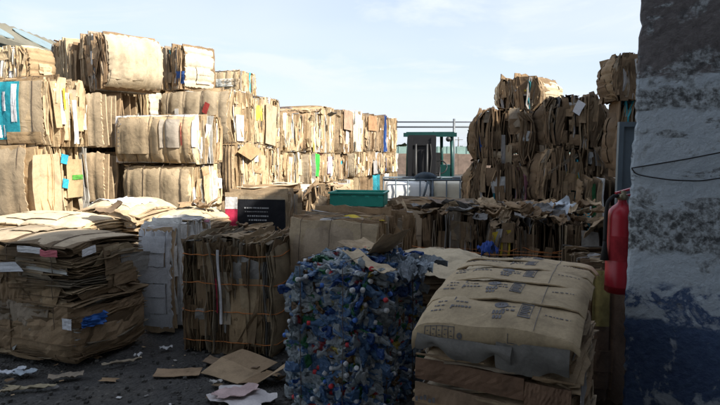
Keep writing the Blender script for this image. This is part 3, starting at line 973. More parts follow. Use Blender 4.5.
def bottle_mb(seed, tint, mb=None, M4=None):
    r = np.random.default_rng(seed)
    L, rad = r.uniform(.14, .25), r.uniform(.022, .034)
    zz = np.array([0, .004, .03, .12, .2, .28, .36, .44, .52, .6, .68, .76, .84, .9, .93, 1.0]) * L
    pr = np.array([.02, .8, 1, .90, 1.0, .86, 1.0, .86, 1.0, .88, .98, .82, .5, .34, .36, .34]) * rad
    pr[-4:] = [.014, .0125, .0135, .0125]
    k = 12
    th = np.arange(k) * 2 * math.pi / k
    V = np.stack([pr[:, None] * np.cos(th), pr[:, None] * np.sin(th), np.repeat(zz[:, None], k, 1)], -1)
    body = np.clip((.86 * L - V[..., 2]) / (.2 * L), 0, 1)
    fl = r.uniform(.16, .42)
    V[..., 1] *= 1 - body * (1 - fl)
    V[..., 0] *= 1 + body * (1 - fl) * .45
    V += r.normal(0, .0034, V.shape) * body[..., None]
    tw = r.normal(0, 4.0); bend = r.normal(0, 1.6)
    z = V[..., 2]
    V[..., 1] += bend * (z - L / 2) ** 2 + .008 * np.sin(z * r.uniform(25, 60))
    c_, s_ = np.cos(tw * z), np.sin(tw * z)
    x0 = V[..., 0] * c_ - V[..., 1] * s_; y0 = V[..., 0] * s_ + V[..., 1] * c_
    V[..., 0], V[..., 1] = x0, y0
    neck = V[-1].mean(0); ax = V[-1].mean(0) - V[-3].mean(0); ax /= np.linalg.norm(ax)
    T = np.tile(np.array(tint), (V.shape[0], k, 1))
    if r.random() < .4:
        lab = np.array([(.65, .65, .66), (.08, .2, .5), (.5, .06, .07), (.06, .3, .12), (.62, .5, .1)][r.integers(5)])
        T[5:9] = lab
    n = V.shape[0]
    Q = [[i * k + q_, i * k + (q_ + 1) % k, (i + 1) * k + (q_ + 1) % k, (i + 1) * k + q_] for i in range(n - 1) for q_ in range(k)]
    V = V.reshape(-1, 3); V[:, 2] -= L / 2; neck = neck - [0, 0, L / 2]
    return V, Q, T.reshape(-1, 3), neck, ax


def cap_VQ(neck, ax):
    k = 10
    prof = [(0.001, .012), (.0125, .012), (.0145, .010), (.0148, -.008), (.013, -.010)]
    a = np.cross(ax, [.3, .9, .1]); a /= np.linalg.norm(a); b = np.cross(ax, a)
    th = np.arange(k) * 2 * math.pi / k
    V = np.array([neck + ax * h_ + r_ * (math.cos(t) * a + math.sin(t) * b) for r_, h_ in prof for t in th])
    Q = [[i * k + q_, (i + 1) * k + q_, (i + 1) * k + (q_ + 1) % k, i * k + (q_ + 1) % k] for i in range(4) for q_ in range(k)]
    return V, Q


rb = np.random.default_rng(21)
variants = []
for i in range(22):
    V_, Q_, T_, nk, ax = bottle_mb(500 + i, PETC[rb.choice(8, p=PETW)])
    g = MB(); g.add(V_, Q_, T_, False)
    cv, cq = cap_VQ(nk, ax)
    g2 = MB(); g2.add(cv, cq, CAPC[rb.choice(6, p=[.42, .24, .12, .06, .04, .12])], True)
    variants.append((g.mesh('plastic_bottle', M['pet']), g2.mesh('cap', M['solid']), (V_, np.array(Q_), T_), (cv, np.array(cq), g2.T[0])))

EW, ED, EH = .62, .86, .99
ec = np.array([P(372, 330, 3.42)[0], 3.42]); erz = R(-28)
ctr = ec - np.array([math.cos(erz), math.sin(erz)]) * EW / 2 + np.array([-math.sin(erz), math.cos(erz)]) * ED / 2
er = empty('bottle_bale', (ctr[0], ctr[1], 0), erz)
tag(er, 'strapped bale of crushed blue, clear and green plastic bottles with coloured caps', 'bottle bale')
g = MB()
for i in range(3):   # dark crushed inside, itself lumpy
    r = 12
    u, v = np.meshgrid(np.linspace(-1, 1, r), np.linspace(-1, 1, r), indexing='ij')
core = []
for ax_, sg in ((0, 1), (0, -1), (1, 1), (1, -1), (2, 1)):
    hs = np.array([EW / 2 - .07, ED / 2 - .07, EH / 2 - .06])
    o_ = [i for i in range(3) if i != ax_]
    p = np.zeros(u.shape + (3,))
    p[..., o_[0]], p[..., o_[1]] = u * hs[o_[0]], v * hs[o_[1]]
    p[..., ax_] = sg * (hs[ax_] + rb.normal(0, .012, u.shape) * (np.maximum(abs(u), abs(v)) < .95))
    p[..., 2] += EH / 2 - .03
    q_ = p.copy(); q_[..., ax_] -= sg * .01
    g.grid_slab(p, q_, (.07, .10, .16), False)
g.build('crushed_core', M['solid'], er)

place_list = []
for face, n in (('front', 620), ('right', 500), ('top', 290), ('left', 150), ('back', 40)):
    for i in range(n):
        u, v = rb.uniform(-1, 1), rb.uniform(-1, 1)
        layer = rb.random() ** 1.2 * .10
        if face in ('front', 'back', 'right', 'left'):
            sg = -1 if face in ('front', 'left') else 1
            zc = .04 + (v + 1) / 2 * (EH - .09)
            rnd = .05 * max(0, (v - .7) / .3) ** 2 + .03 * abs(u) ** 6
            pos = np.array([u * (EW / 2 - .03), sg * (ED / 2 - .035 - layer - rnd), zc]) if face in ('front', 'back') else \
                np.array([sg * (EW / 2 - .035 - layer - rnd), u * (ED / 2 - .03), zc])
            nrm = np.array([0, sg, 0.]) if face in ('front', 'back') else np.array([sg, 0, 0.])
            tang = np.cross(nrm, [0, 0, 1.])
        else:
            h_ = EH - .03 + .05 * (1 - u * u) * (1 - v * v) - layer
            pos = np.array([u * (EW / 2 - .05), v * (ED / 2 - .05), h_]); nrm = np.array([0, 0, 1.]); tang = np.array([1., 0, 0])
        if rb.random() < .13:
            zd = nrm + rb.normal(0, .45, 3)
            pos = pos - nrm * .05
        else:
            an = rb.normal(0, .36)
            zd = tang * math.cos(an) * rb.choice([-1, 1]) + np.cross(nrm, tang) * math.sin(an) + nrm * rb.normal(0, .12)
        zd = Vector(zd).normalized()
        yd = Vector(nrm) + Vector(rb.normal(0, .3, 3)); yd = (yd - zd * yd.dot(zd)).normalized()
        xd = yd.cross(zd)
        Mx = Matrix((xd, yd, zd)).transposed().to_4x4(); Mx.translation = Vector(pos)
        score = layer + {'front': 0, 'right': .03, 'top': .02, 'left': 1, 'back': 1}[face] + (0 if pos[2] > .12 else .5)
        place_list.append((score, rb.integers(len(variants)), Mx))
place_list.sort(key=lambda t: t[0])
rest = MB(); restc = MB()
for idx, (sc_, vi, Mx) in enumerate(place_list):
    bm_, cm_, bv, cv = variants[vi]
    if idx < 100:
        o = link('plastic_bottle', bm_, er); o.matrix_local = Mx
        c_ = link('cap', cm_, o) if idx % 5 < 2 else None
    else:
        A = np.array(Mx.to_3x3()); t_ = np.array(Mx.translation)
        rest.add(bv[0] @ A.T + t_, bv[1], bv[2], False)
        if rb.random() < .24: restc.add(cv[0] @ A.T + t_, cv[1], cv[2], True)
o = rest.build('more_plastic_bottles', M['pet'], er); tag(o, kind='stuff')
tag(restc.build('bottle_caps', M['solid'], o), kind='stuff')
for k, xx in enumerate((-.18, .12)):
    pts = [(xx, -ED / 2 - .012, z) for z in np.linspace(.02, EH, 12)] + [(xx, y, EH + .035) for y in np.linspace(-ED / 2, ED / 2, 9)]
    g = MB(); g.tube(np.array(pts) + rb.normal(0, .003, (len(pts), 3)), .0025, k=5); g.build('strap', M['wire'], er)
for yy in (-.25, .15):
    pts = [(EW / 2 + .012, yy, z) for z in np.linspace(.02, EH, 12)]
    g = MB(); g.tube(np.array(pts) + rb.normal(0, .003, (len(pts), 3)), .003, k=5); g.build('strap', M['wire'], er)


# ------------------------------------------------------------------ loose sheets, films, litter
def loose(name, label, cat, loc, rz, L, W, tint, curl=0., fold=None, tilt=(0, 0), mat='card', seed=0, crum=.004, thick=.004, group=None, shape=None, na=14, nb=10):
    r = np.random.default_rng(seed)
    a, b = np.meshgrid(np.linspace(-1, 1, na), np.linspace(-1, 1, nb), indexing='ij')
    A, B = a.copy(), b.copy()
    if shape == 'torn':
        A = A * (1 + .12 * np.sin(b * 4 + seed)); B = B * (1 - .25 * np.abs(a) ** 2 + .10 * np.sin(a * 7 + seed))
    z = curl * (a ** 2) + .3 * curl * b ** 2 + r.normal(0, crum, a.shape) + crum * 1.5 * np.sin(a * 5 + b * 3 + seed)
    X, Y = A * L / 2, B * W / 2
    if fold:   # list of (position along a, angle)
        for p0, an in fold:
            s_ = np.where((A > p0) if p0 > 0 else (A < p0), np.abs(A - p0) * L / 2, 0)
            sg = 1 if p0 > 0 else -1
            X = X - sg * s_ * (1 - math.cos(an)); z = z + s_ * math.sin(an)
    z = z - z.min() + .004
    top = np.stack([X, Y, z], -1); bot = top.copy(); bot[..., 2] -= thick
    g = MB(); g.grid_slab(top, bot, tint, mat != 'card' or not fold)
    o = g.build(name, M[mat])
    o.location = [float(k) for k in loc]; o.rotation_euler = (tilt[0], tilt[1], rz)
    return tag(o, label, cat, group)


def gl(px, py, z=.006):
    p = GP(px, py, 0); return (p[0], p[1], z)


loose('cardboard_sheet', 'flat brown carton piece on the ground left of the opened box', 'cardboard sheet', gl(178, 374), .1, .34, .16, (.36, .25, .155), .004, seed=3, crum=.001)
BX = []
bxr = empty('opened_box', gl(240, 376, 0), R(-24))
tag(bxr, 'flattened brown box with raised folded flaps on the ground before the twined bale', 'cardboard box')


def bpanel(P4, tint, name):
    P4 = np.array(P4, float) * [.86, .86, 1]
    u_, v_ = np.meshgrid(np.linspace(0, 1, 7), np.linspace(0, 1, 5), indexing='ij')
    top = (P4[0] * (1 - u_)[..., None] * (1 - v_)[..., None] + P4[1] * u_[..., None] * (1 - v_)[..., None] + P4[2] * u_[..., None] * v_[..., None] + P4[3] * (1 - u_)[..., None] * v_[..., None])
    top[..., 2] += .004 * np.sin(u_ * 5) + rp0.normal(0, .0006, u_.shape)
    bot = top.copy(); bot[..., 2] -= .004
    q_ = MB(); q_.grid_slab(top, bot, tint, False); q_.build(name, M['card'], bxr)


rp0 = np.random.default_rng(2)
bpanel([(-.34, -.11, .012), (.10, -.17, .012), (.13, .10, .014), (-.30, .14, .07)], (.40, .29, .18), 'box_panel')
bpanel([(.102, -.17, .012), (.26, -.12, .02), (.27, .09, .03), (.132, .10, .014)], (.29, .20, .12), 'box_flap')
bpanel([(.262, -.12, .02), (.52, .06, .16), (.46, .22, .17), (.272, .09, .03)], (.42, .305, .19), 'box_flap')
bpanel([(-.30, .142, .07), (.13, .102, .014), (.20, .30, .05), (-.20, .32, .10)], (.33, .235, .145), 'box_flap')
loose('cardboard_sheet', 'dark narrow carton strip lying behind the flattened brown box', 'cardboard sheet', gl(233, 366), -.35, .50, .12, (.25, .18, .12), .01, seed=5)
loose('paper_sheet', 'large crumpled white and pinkish sheet at the bottom edge of the photo', 'paper', gl(243, 400), -.45, .42, .30, (.66, .61, .60), .012, mat='paper', seed=6, shape='torn')
loose('paper_sheet', 'pink edged paper sheet lying over the large crumpled white sheet', 'paper', gl(236, 398, .03), .5, .30, .16, (.60, .44, .42), .01, mat='paper', seed=7, shape='torn')
loose('paper_scrap', 'bright white paper scrap on the ground at the left edge', 'paper', gl(10, 374), .6, .20, .07, (.68, .72, .78), .012, mat='paper', seed=8, shape='torn')
loose('paper_scrap', 'bluish paper scrap on the ground right of the bright white one', 'paper', gl(25, 375), .2, .16, .09, (.45, .52, .58), .01, mat='paper', seed=9, shape='torn')
loose('cardboard_strip', 'long pale curved carton strip on the ground at the lower left', 'cardboard strip', gl(30, 390), .12, .32, .045, (.42, .36, .24), .012, seed=10, shape='torn')
loose('cardboard_sheet', 'grey brown carton piece half under the corner of the big front left bale', 'cardboard sheet', gl(66, 378), .35, .24, .09, (.30, .25, .19), .006, seed=11)
loose('cardboard_strip', 'thin carton strip on the ground along the right foot of the front left bale', 'cardboard strip', gl(122, 364), .55, .30, .03, (.36, .30, .22), .006, seed=12)
loose('paper_scrap', 'small white paper scrap on the ground between the front left bale and the white bale', 'paper', gl(166, 350), .3, .10, .05, (.62, .62, .62), .008, mat='paper', seed=13, shape='torn')
loose('paper_scrap', 'tiny white paper scrap near the right foot of the front left bale', 'paper', gl(138, 357), .9, .07, .04, (.66, .66, .66), .006, mat='paper', seed=14, shape='torn')
loose('paper_scrap', 'small pale scrap on the ground in front of the flattened brown box', 'paper', gl(216, 384), .1, .09, .03, (.55, .53, .50), .004, mat='paper', seed=15, shape='torn')
loose('cardboard_strip', 'curved carton strip end on the ground at the far lower left corner', 'cardboard strip', gl(3, 394), .5, .20, .05, (.44, .37, .25), .01, seed=16, shape='torn')

# things on top of the bales
p = P(372, 268, 3.95)
loose('curled_cardboard', 'curled brown carton flap on top of the bottle bale', 'cardboard sheet', (p[0] + .02, p[1] + .02, 1.0), -.85, .50, .24, (.42, .315, .20), .04, fold=[(.25, .65)], seed=20, tilt=(.03, .02))
p = P(360, 262, 3.8)
loose('cream_carton', 'pale tan carton strip hanging over the front edge of the bottle bale', 'cardboard sheet', (p[0] + .05, p[1] - .18, .985), -.95, .42, .12, (.50, .40, .27), .02, seed=21, tilt=(0, .15))
p = P(416, 282, 3.75)
g = MB(); rf_ = np.random.default_rng(88)
for i in range(16):
    a, b = np.meshgrid(np.linspace(-1, 1, 12), np.linspace(-1, 1, 7), indexing='ij')
    L_, W_ = rf_.uniform(.12, .26), rf_.uniform(.04, .10)
    ph = rf_.uniform(0, 6.3, 3)
    X = a * L_ / 2; Y = b * W_ / 2 * (1 - .3 * a ** 2 + .2 * np.sin(a * 5 + ph[0]))
    Z = .022 * np.sin(a * 4 + b * 2 + ph[1]) + .014 * np.sin(b * 5 + a * 7 + ph[2]) + rf_.normal(0, .003, a.shape)
    an = rf_.normal(-.2, .5)
    q3 = np.stack([X * math.cos(an) - Y * math.sin(an) + rf_.uniform(-.16, .13), X * math.sin(an) + Y * math.cos(an) + rf_.uniform(-.12, .10), Z], -1)
    q3[..., 2] += -.45 * np.clip(-q3[..., 1], -.05, .2) + rf_.uniform(0, .03)
    g.grid_slab(q3, q3 - [0, 0, .0015], np.array((.55, .62, .68)) * rf_.uniform(.5, 1.15), False)
o = g.build('plastic_film', M['pet']); o.location = (p[0] - .04, p[1] + .02, .955); o.rotation_euler = (0, 0, -.4)
tag(o, 'crumpled clear plastic film at the top right of the bottle bale', 'plastic film')
p = P(488, 256, 4.5)
loose('plastic_bag', 'crumpled blue plastic bag between the cream sheet and the printed cartons', 'plastic bag', (p[0], p[1], .88), .3, .13, .12, (.015, .055, .27), -.04, mat='solid', seed=23, shape='torn', crum=.014, thick=.002, na=16, nb=14)
p = P(438, 260, 4.35)
loose('cream_sheet', 'lumpy cream sheet draped over the low bale behind the bottle bale', 'cardboard sheet', (p[0], 4.42, .80), -.22, .90, .74, (.52, .425, .285), -.045, seed=24, crum=.0045, shape='torn', na=30, nb=24, tilt=(.12, 0))
# scraps set into the front left bale
ba.panel('front', -.55, .28, .42, .58, (.62, .64, .67), .045, name='white_strip', mat=M['paper'], parent=ba.root, skew=-.12)
ba.panel('front', .25, .60, .84, .95, (.70, .70, .70), .04, name='white_strip', mat=M['paper'], parent=ba.root)
ba.panel('front', .60, .85, .82, .94, (.55, .14, .17), .045, name='pink_strip', mat=M['paper'], parent=ba.root)
ba.panel('right', -.85, -.5, .80, .92, (.70, .70, .70), .04, name='white_strip', mat=M['paper'], parent=ba.root)
ba.panel('front', .86, .99, -.36, -.18, (.66, .67, .70), .04, name='white_carton', mat=M['paper'], parent=ba.root)
ba.panel('right', -.95, -.3, -.36, -.20, (.04, .14, .45), .05, name='blue_film', mat=M['solid'], parent=ba.root, wob=.012, skew=.05)


def wrap_band(bl, t0, t1, zf0, zf1, off, tint, seed, name='wrapping_carton'):
    """big folded carton pressed round the front right corner of a bale"""
    r = np.random.default_rng(seed)
    W, D, H = bl.size
    rc = .09
    path = [(-W / 2, -D / 2)] + [(x, -D / 2) for x in np.linspace(-W / 2 + .05, W / 2 - rc, 16)] + \
        [(W / 2 - rc + rc * math.sin(t), -D / 2 + rc - rc * math.cos(t)) for t in np.linspace(.2, 1.4, 6)] + [(W / 2, y) for y in np.linspace(-D / 2 + rc, D / 2, 10)]
    path = np.array(path); sl = np.concatenate([[0], np.cumsum(np.linalg.norm(np.diff(path, axis=0), axis=1))]); sl /= sl[-1]
    tt = np.linspace(t0, t1, 26)
    px_ = np.interp(tt, sl, path[:, 0]); py_ = np.interp(tt, sl, path[:, 1])
    tx, ty = np.gradient(px_), np.gradient(py_); nn = np.hypot(tx, ty); nx_, ny_ = ty / nn, -tx / nn
    q = np.linspace(0, 1, 9)
    o = off + .012 * np.sin(q * math.pi)[None, :] + r.normal(0, .004, (26, 9)) + .014 * np.sin(tt[:, None] * 23 + q[None, :] * 3 + seed)
    z0, z1 = zf0 + .015 * np.sin(tt * 17 + seed), zf1 + .03 * np.sin(tt * 11 + seed * 2) + r.normal(0, .004, 26)
    z = z0[:, None] + (z1 - z0)[:, None] * q[None, :]
    o = o - .09 * np.clip((.16 - z) / .16, 0, 1) ** 2
    top = np.stack([px_[:, None] + nx_[:, None] * o, py_[:, None] + ny_[:, None] * o, np.maximum(z, .005)], -1)
    bot = np.stack([px_[:, None] + nx_[:, None] * (o - .006), py_[:, None] + ny_[:, None] * (o - .006), np.maximum(z, .005)], -1)
    g = MB(); g.grid_slab(top, bot, tint, False); g.build(name, M['card'], bl.root)


for i, (t0, t1, z0, z1, o_, ti) in enumerate([(.30, .98, .01, .34, .012, 1), (-.0, .34, .02, .30, .02, 3), (.12, .52, .22, .50, .0, 5), (.55, .99, .28, .46, .0, 3),
                                               (.0, .2, .30, .62, .0, 1), (.22, .42, .46, .78, -.004, 3), (.42, .62, .42, .55, .006, 0), (.62, .8, .43, .56, -.004, 4), (.02, .2, .66, .80, -.004, 3)][:6]):
    wrap_band(ba, t0, t1, z0, z1, o_, np.array(KR[ti]) * .70, 70 + i)

# loose scraps: a litter pile along the shaded bales and crumbs on the sunlit tops
protos = []
for i in range(7):
    r = np.random.default_rng(900 + i)
    g = MB()
    a, b = np.meshgrid(np.linspace(-1, 1, 7), np.linspace(-1, 1, 6), indexing='ij')
    L, W = r.uniform(.10, .26), r.uniform(.05, .15)
    z = r.uniform(-.03, .05) * a ** 2 + r.uniform(-.02, .03) * b ** 2 + r.normal(0, .005, a.shape)
    top = np.stack([a * L / 2 * (1 + .15 * np.sin(b * 3 + i)), b * W / 2 * (1 - .3 * a ** 2 * r.random()), z], -1)
    bot = top.copy(); bot[..., 2] -= .005
    g.grid_slab(top, bot, pick_tint(np.random.default_rng(40 + i), ['brown', 'dark', 'kraft'][i % 3]))
    protos.append(g.mesh('cardboard_scrap', M['card']))


def scraps(n, box, z0, z1, label, group, seed, sc=1.0):
    r = np.random.default_rng(seed)
    (x0, y0), ex, ey, rz = box
    for i in range(n):
        o = link('cardboard_scrap', protos[r.integers(7)])
        u, v = r.uniform(-1, 1), r.uniform(-1, 1)
        c_, s_ = math.cos(rz), math.sin(rz)
        h_ = z0 + (z1 - z0) * r.random() * (1 - .4 * abs(v))
        o.location = (x0 + u * ex * c_ - v * ey * s_, y0 + u * ex * s_ + v * ey * c_, h_)
        o.rotation_euler = (r.normal(0, .3), r.normal(0, .3), r.uniform(0, 6.3))
        k = sc * r.uniform(.7, 1.4); o.scale = (k, k, k)
        tag(o, label, 'cardboard scrap', group)


scraps(70, ((1.80, 6.15), .62, .62, R(-12)), 1.0, 1.16, 'loose cardboard scrap in the dark litter pile below the right stack', 'scraps of the litter pile', 1, 1.1)
scraps(16, ((.75, 6.3), .35, .4, R(-16)), 1.04, 1.12, 'loose cardboard scrap on the narrow dark bale left of the litter pile', 'scraps on the narrow dark bale', 2)
scraps(5, ((-.85, 5.55), .35, .12, R(-12)), .95, .97, 'brown scrap strewn between the twined bale and the black printed bale', 'scraps before the black printed bale', 3, .8)
scraps(12, ((-1.0, 8.5), .5, .35, R(-14)), 1.10, 1.15, 'sunlit scrap strewn on the bales behind the green crate', 'scraps behind the green crate', 4)
scraps(14, ((-1.15, 14.6), .3, 1.3, R(-17)), 2.50, 2.57, 'small scrap on the highest crest of the receding row', 'scraps on the receding row', 5, 1.2)
scraps(6, ((-1.75, 6.75), .18, .2, R(-16)), 1.05, 1.12, 'brown scrap bunched beside the white and red edge of the black printed bale', 'scraps beside the black printed bale', 6, .9)
p = P(556, 205, 5.9)
loose('paper_scrap', 'bluish white torn sheet standing up on the litter pile', 'paper', (p[0], p[1], p[2] - .07), .2, .30, .18, (.62, .68, .74), .05, mat='paper', seed=31, shape='torn', tilt=(.6, -.25), crum=.012)
loose('paper_sheet', 'big white paper sheet on the cream bales at the foot of the left stack', 'paper', (P(128, 206, 6.5)[0], 6.45, 1.10), -.3, .62, .42, (.74, .73, .71), -.02, mat='paper', seed=32, shape='torn', crum=.008)
loose('cardboard_flap', 'dark torn flap curling up between the cream bales at the left', 'cardboard sheet', (P(108, 214, 6.05)[0], 6.1, 1.06), .5, .26, .16, (.20, .14, .09), .05, seed=33, shape='torn', tilt=(.2, -.3))
loose('cardboard_flap', 'brown carton flap standing open behind the black printed bale', 'cardboard sheet', (P(305, 190, 7.7)[0], 7.7, ZAT(196, 7.7)), -.2, .42, .34, (.40, .27, .16), .0, fold=[(.15, .8)], seed=34, tilt=(.15, -.25))
loose('cardboard_sheet', 'pale cardboard sheet bridging the tops behind the black printed bale', 'cardboard sheet', (P(270, 188, 7.4)[0], 7.4, 1.22), -.05, .75, .35, (.58, .48, .34), .02, seed=35, tilt=(0, -.06))
loose('cardboard_sheet', 'dark bent carton lying on the narrow dark bale before the white tanks', 'cardboard sheet', (P(447, 206, 6.3)[0], 6.3, 1.10), .1, .42, .26, (.22, .17, .13), .05, seed=36, tilt=(.1, .1))

scraps(13, ((-1.6, 4.35), 1.0, .35, R(-14)), .008, .012, 'small trodden carton scrap on the ground before the front bales', 'trodden scraps on the ground', 7, .45)
for o_ in [o_ for o_ in COL.objects if o_.get('group') == 'trodden scraps on the ground']: o_.rotation_euler.x *= .2; o_.rotation_euler.y *= .2; o_.scale.z *= .25
# orange twine strung across the row (slack)
a0, a1 = P(412, 246, 5.0), P(606, 256, 5.05)
t = np.linspace(0, 1, 30)[:, None]
pts = a0 * (1 - t) + a1 * t; pts[:, 2] -= .035 * np.sin(t[:, 0] * math.pi) + .006 * np.sin(t[:, 0] * 19)
g = MB(); g.tube(pts, .003, k=5); tag(g.build('twine', M['twine_orange']), 'slack orange twine strung from the smooth brown bale past the shaded row', 'twine')

# ================================================================== GREEN CRATE
M['teal'] = plain('teal_plastic', (.02, .27, .20), .45, 0, .12, 6)
f = fplace(330, 383, 195, 207.5, 7.25, -10, .42)
(W, D, H), loc, rz = f
cr = empty('green_crate', (loc[0], loc[1], loc[2] + .01), rz)
tag(cr, 'teal green plastic crate resting on a low bale behind the brown bale', 'crate')
for nm, c, sz in (('side_panel', (0, -D / 2, H / 2), (W, .012, H)), ('side_panel', (0, D / 2, H / 2), (W, .012, H)),
                  ('end_panel', (-W / 2, 0, H / 2), (.012, D - .03, H)), ('end_panel', (W / 2, 0, H / 2), (.012, D - .03, H)), ('base', (0, 0, .01), (W - .03, D - .03, .015))):
    g = MB()
    if nm == 'side_panel':   # a row of hand holes under the rim
        g.box((c[0], c[1], .38 * H), (W, .012, .76 * H))
        xs_ = np.linspace(-W / 2, W / 2, 9)
        for i in range(8):
            if i % 2 == 0: g.box(((xs_[i] + xs_[i + 1]) / 2 + .012, c[1], .82 * H), (W / 8 + .03, .012, .12 * H))
        g.box((c[0], c[1], .94 * H), (W, .012, .12 * H))
        for i in range(5): g.box((-W / 2 + (i + .5) * W / 5, c[1] - .008 * np.sign(-c[1]) * -1, .40 * H), (.012, .008, .6 * H))
    else: g.box(c, sz)
    g.build(nm, M['teal'], cr)
g = MB()
for (c, sz) in (((0, -D / 2 - .012, H + .008), (W + .04, .03, .02)), ((0, D / 2 + .012, H + .008), (W + .04, .03, .02)), ((-W / 2 - .005, 0, H + .006), (.03, D - .008, .018)), ((W / 2 + .005, 0, H + .006), (.03, D - .008, .018))):
    g.box(c, sz)
g.build('rim', M['teal'], cr)

# ================================================================== IBC TANKS
m, nt, b = new_mat('milky_tank')
tcx = nt.nodes.new('ShaderNodeTexCoord')
sp_ = nt.nodes.new('ShaderNodeSeparateXYZ'); nt.links.new(tcx.outputs['Object'], sp_.inputs[0])
col = ramp(nt, noise(nt, 3, 4, .6, tcx.outputs['Object']), [(.3, (.70, .70, .67, 1)), (.7, (.80, .81, .80, 1))])
nt.links.new(col, b.inputs['Base Color'])
b.inputs['Roughness'].default_value = .4
b.inputs['Subsurface Weight'].default_value = .0
M['tank'] = m
M['tank2'] = plain('yellowed_tank', (.66, .60, .46), .45, 0, .15, 3, .1)
M['cage'] = plain('blue_grey_cage', (.10, .13, .155), .5, .3)
M['pallet'] = plain('pallet_steel', (.07, .075, .08), .6, .3)


def ibc(px0, px1, d, rz, label, tm):
    xl, xr_ = Kx(px0, 190) * d, Kx(px1, 190) * d
    W = (xr_ - xl); D = 1.0; zt = ZAT(180, d)
    o = empty('water_tank', ((xl + xr_) / 2, d + D / 2, 0), rz)
    tag(o, label, 'tank', 'white caged tanks')
    H0, H1 = .14, zt - .03
    g = MB()
    r = .08
    prof = []
    lv = [(H0, .0), (H0 + .05, .05)] + [(z, .05 + (.012 if i % 2 else 0)) for i, z in enumerate(np.linspace(H0 + .12, H1 - .12, 9))] + [(H1 - .06, .04), (H1 - .02, -.02)]
    ring = []
    for z, e in lv:
        hx, hy = W / 2 - .09 + e, D / 2 - .09 + e
        cs = []
        for q4, (sx, sy) in enumerate(((1, 1), (-1, 1), (-1, -1), (1, -1))):
            for t_ in np.linspace(0, math.pi / 2, 5):
                an = q4 * math.pi / 2 + t_
                cs.append((sx * (hx - r) + r * math.cos(an), sy * (hy - r) + r * math.sin(an), z))
        ring.append(cs)
    ring = np.array(ring); n, k = ring.shape[:2]
    Q = [[i * k + q_, i * k + (q_ + 1) % k, (i + 1) * k + (q_ + 1) % k, (i + 1) * k + q_] for i in range(n - 1) for q_ in range(k)]
    V = np.concatenate([ring.reshape(-1, 3), [[0, 0, H1 + .01]]])
    for q_ in range(0, k, 2): Q.append([(n - 1) * k + q_, (n - 1) * k + (q_ + 1) % k, (n - 1) * k + (q_ + 2) % k, n * k])
    g.add(V, Q, (1, 1, 1), True)
    g.build('tank_body', tm, o)
    g = MB(); g.lathe([(.001, .06), (.09, .06), (.095, .05), (.095, .0)], (0, 0, H1), k=16); g.build('screw_cap', M['pallet'], o)
    g = MB()
    nv = 5
    for i in range(nv):
        x = -W / 2 + W * i / (nv - 1)
        for y in (-D / 2, D / 2): g.tube([(x, y, H0), (x, y, zt)], .014, k=6)
    for i in range(1, nv - 1):
        y = -D / 2 + D * i / (nv - 1)
        for x in (-W / 2, W / 2): g.tube([(x, y, H0), (x, y, zt)], .014, k=6)
    for z in (zt, H0 + .02, (H0 + zt) / 2 + .12, (H0 + zt) / 2 - .2):
        rr_ = .022 if z == zt else .013
        off = .0 if z == zt else .016
        g.tube([(-W / 2 - off, -D / 2 - off, z), (W / 2 + off, -D / 2 - off, z), (W / 2 + off, D / 2 + off, z), (-W / 2 - off, D / 2 + off, z)], rr_, k=6, closed=True)
    g.build('cage', M['cage'], o)
    g = MB()
    for x in (-W / 2 + .08, 0, W / 2 - .08): g.box((x, 0, .05), (.12, D, .10))
    g.box((0, 0, .12), (W, D, .03)); g.build('pallet', M['pallet'], o)
    g = MB(); g.tube([(0, -D / 2 + .05, H0 + .08), (0, -D / 2 - .06, H0 + .08)], .04, k=10); g.build('outlet_valve', M['pallet'], o)
    return o


ibc(384.5, 433, 11.4, R(-2), 'left one of two white plastic tanks in blue grey cages, before the green forklift', M['tank'])
i2 = ibc(434, 488, 11.45, R(-2), 'yellowish right one of two caged plastic tanks, partly behind the right stack', M['tank2'])
g = MB(); p0, p1 = P(422, 201, 11.28), P(428, 181, 11.28); g.tube([p0, (p0 + p1) / 2 + [0, -.02, 0], p1], .022)
tag(g.build('steel_bar', M['cage']), 'dark steel bar leaning against the front of the white caged tank', 'bar')
g = MB(); rr_ = np.linspace(0, 1, 20); p0, p1 = P(415, 180, 11.6), P(436, 180, 11.6)
g.tube([p0 * (1 - q_) + p1 * q_ + [0, .03 * math.sin(q_ * 9), .03 + .05 * math.sin(q_ * 3.1)] for q_ in rr_], [.05 + .03 * math.sin(q_ * 3.1) for q_ in rr_])
tag(g.build('rolled_tarp', plain('dark_blue_tarp', (.03, .05, .07), .7)), 'dark rolled tarp lying on top of the white caged tank', 'tarp')

# ================================================================== FORKLIFT
M['fgreen'] = plain('forklift_green', (.007, .05, .046), .4, .1, .15, 5)
M['fdark'] = plain('black_steel', (.016, .016, .018), .5, .3)
M['galv0'] = plain('scuffed_steel', (.05, .05, .05), .5, .5)
M['rubber'] = plain('rubber', (.02, .02, .02), .8)
M['seat'] = plain('seat_vinyl', (.018, .018, .02), .55)
fx, fy = P(430, 160, 13.9)[0], 13.9
fk = empty('forklift', (fx, fy, 0), R(-8))
tag(fk, 'green forklift with an open roof guard and dark mast, parked behind the white tanks', 'forklift')
g = MB(); g.box((0, .55, .62), (1.06, 1.7, .62)); g.box((0, 1.25, .85), (1.0, .5, .9)); g.box((0, -.1, .4), (.9, .5, .3)); g.build('body', M['fgreen'], fk)
zr = ZAT(134.5, 13.4)
for x in (-.50, .50):
    g = MB(); g.tube([(x, -.30, .75), (x, -.22, 1.5), (x * .96, -.1, zr)], .042); g.build('guard_post', M['fgreen'], fk)
    g = MB(); g.tube([(x * .55, 1.2, .9), (x * .50, 1.1, zr)], .042); g.build('guard_post', M['fgreen'], fk)
g = MB(); g.box((0, .5, zr + .02), (1.16, 1.4, .05)); g.box((0, -.22, zr), (1.2, .08, .09)); g.build('guard_roof', M['fgreen'], fk)
g = MB()
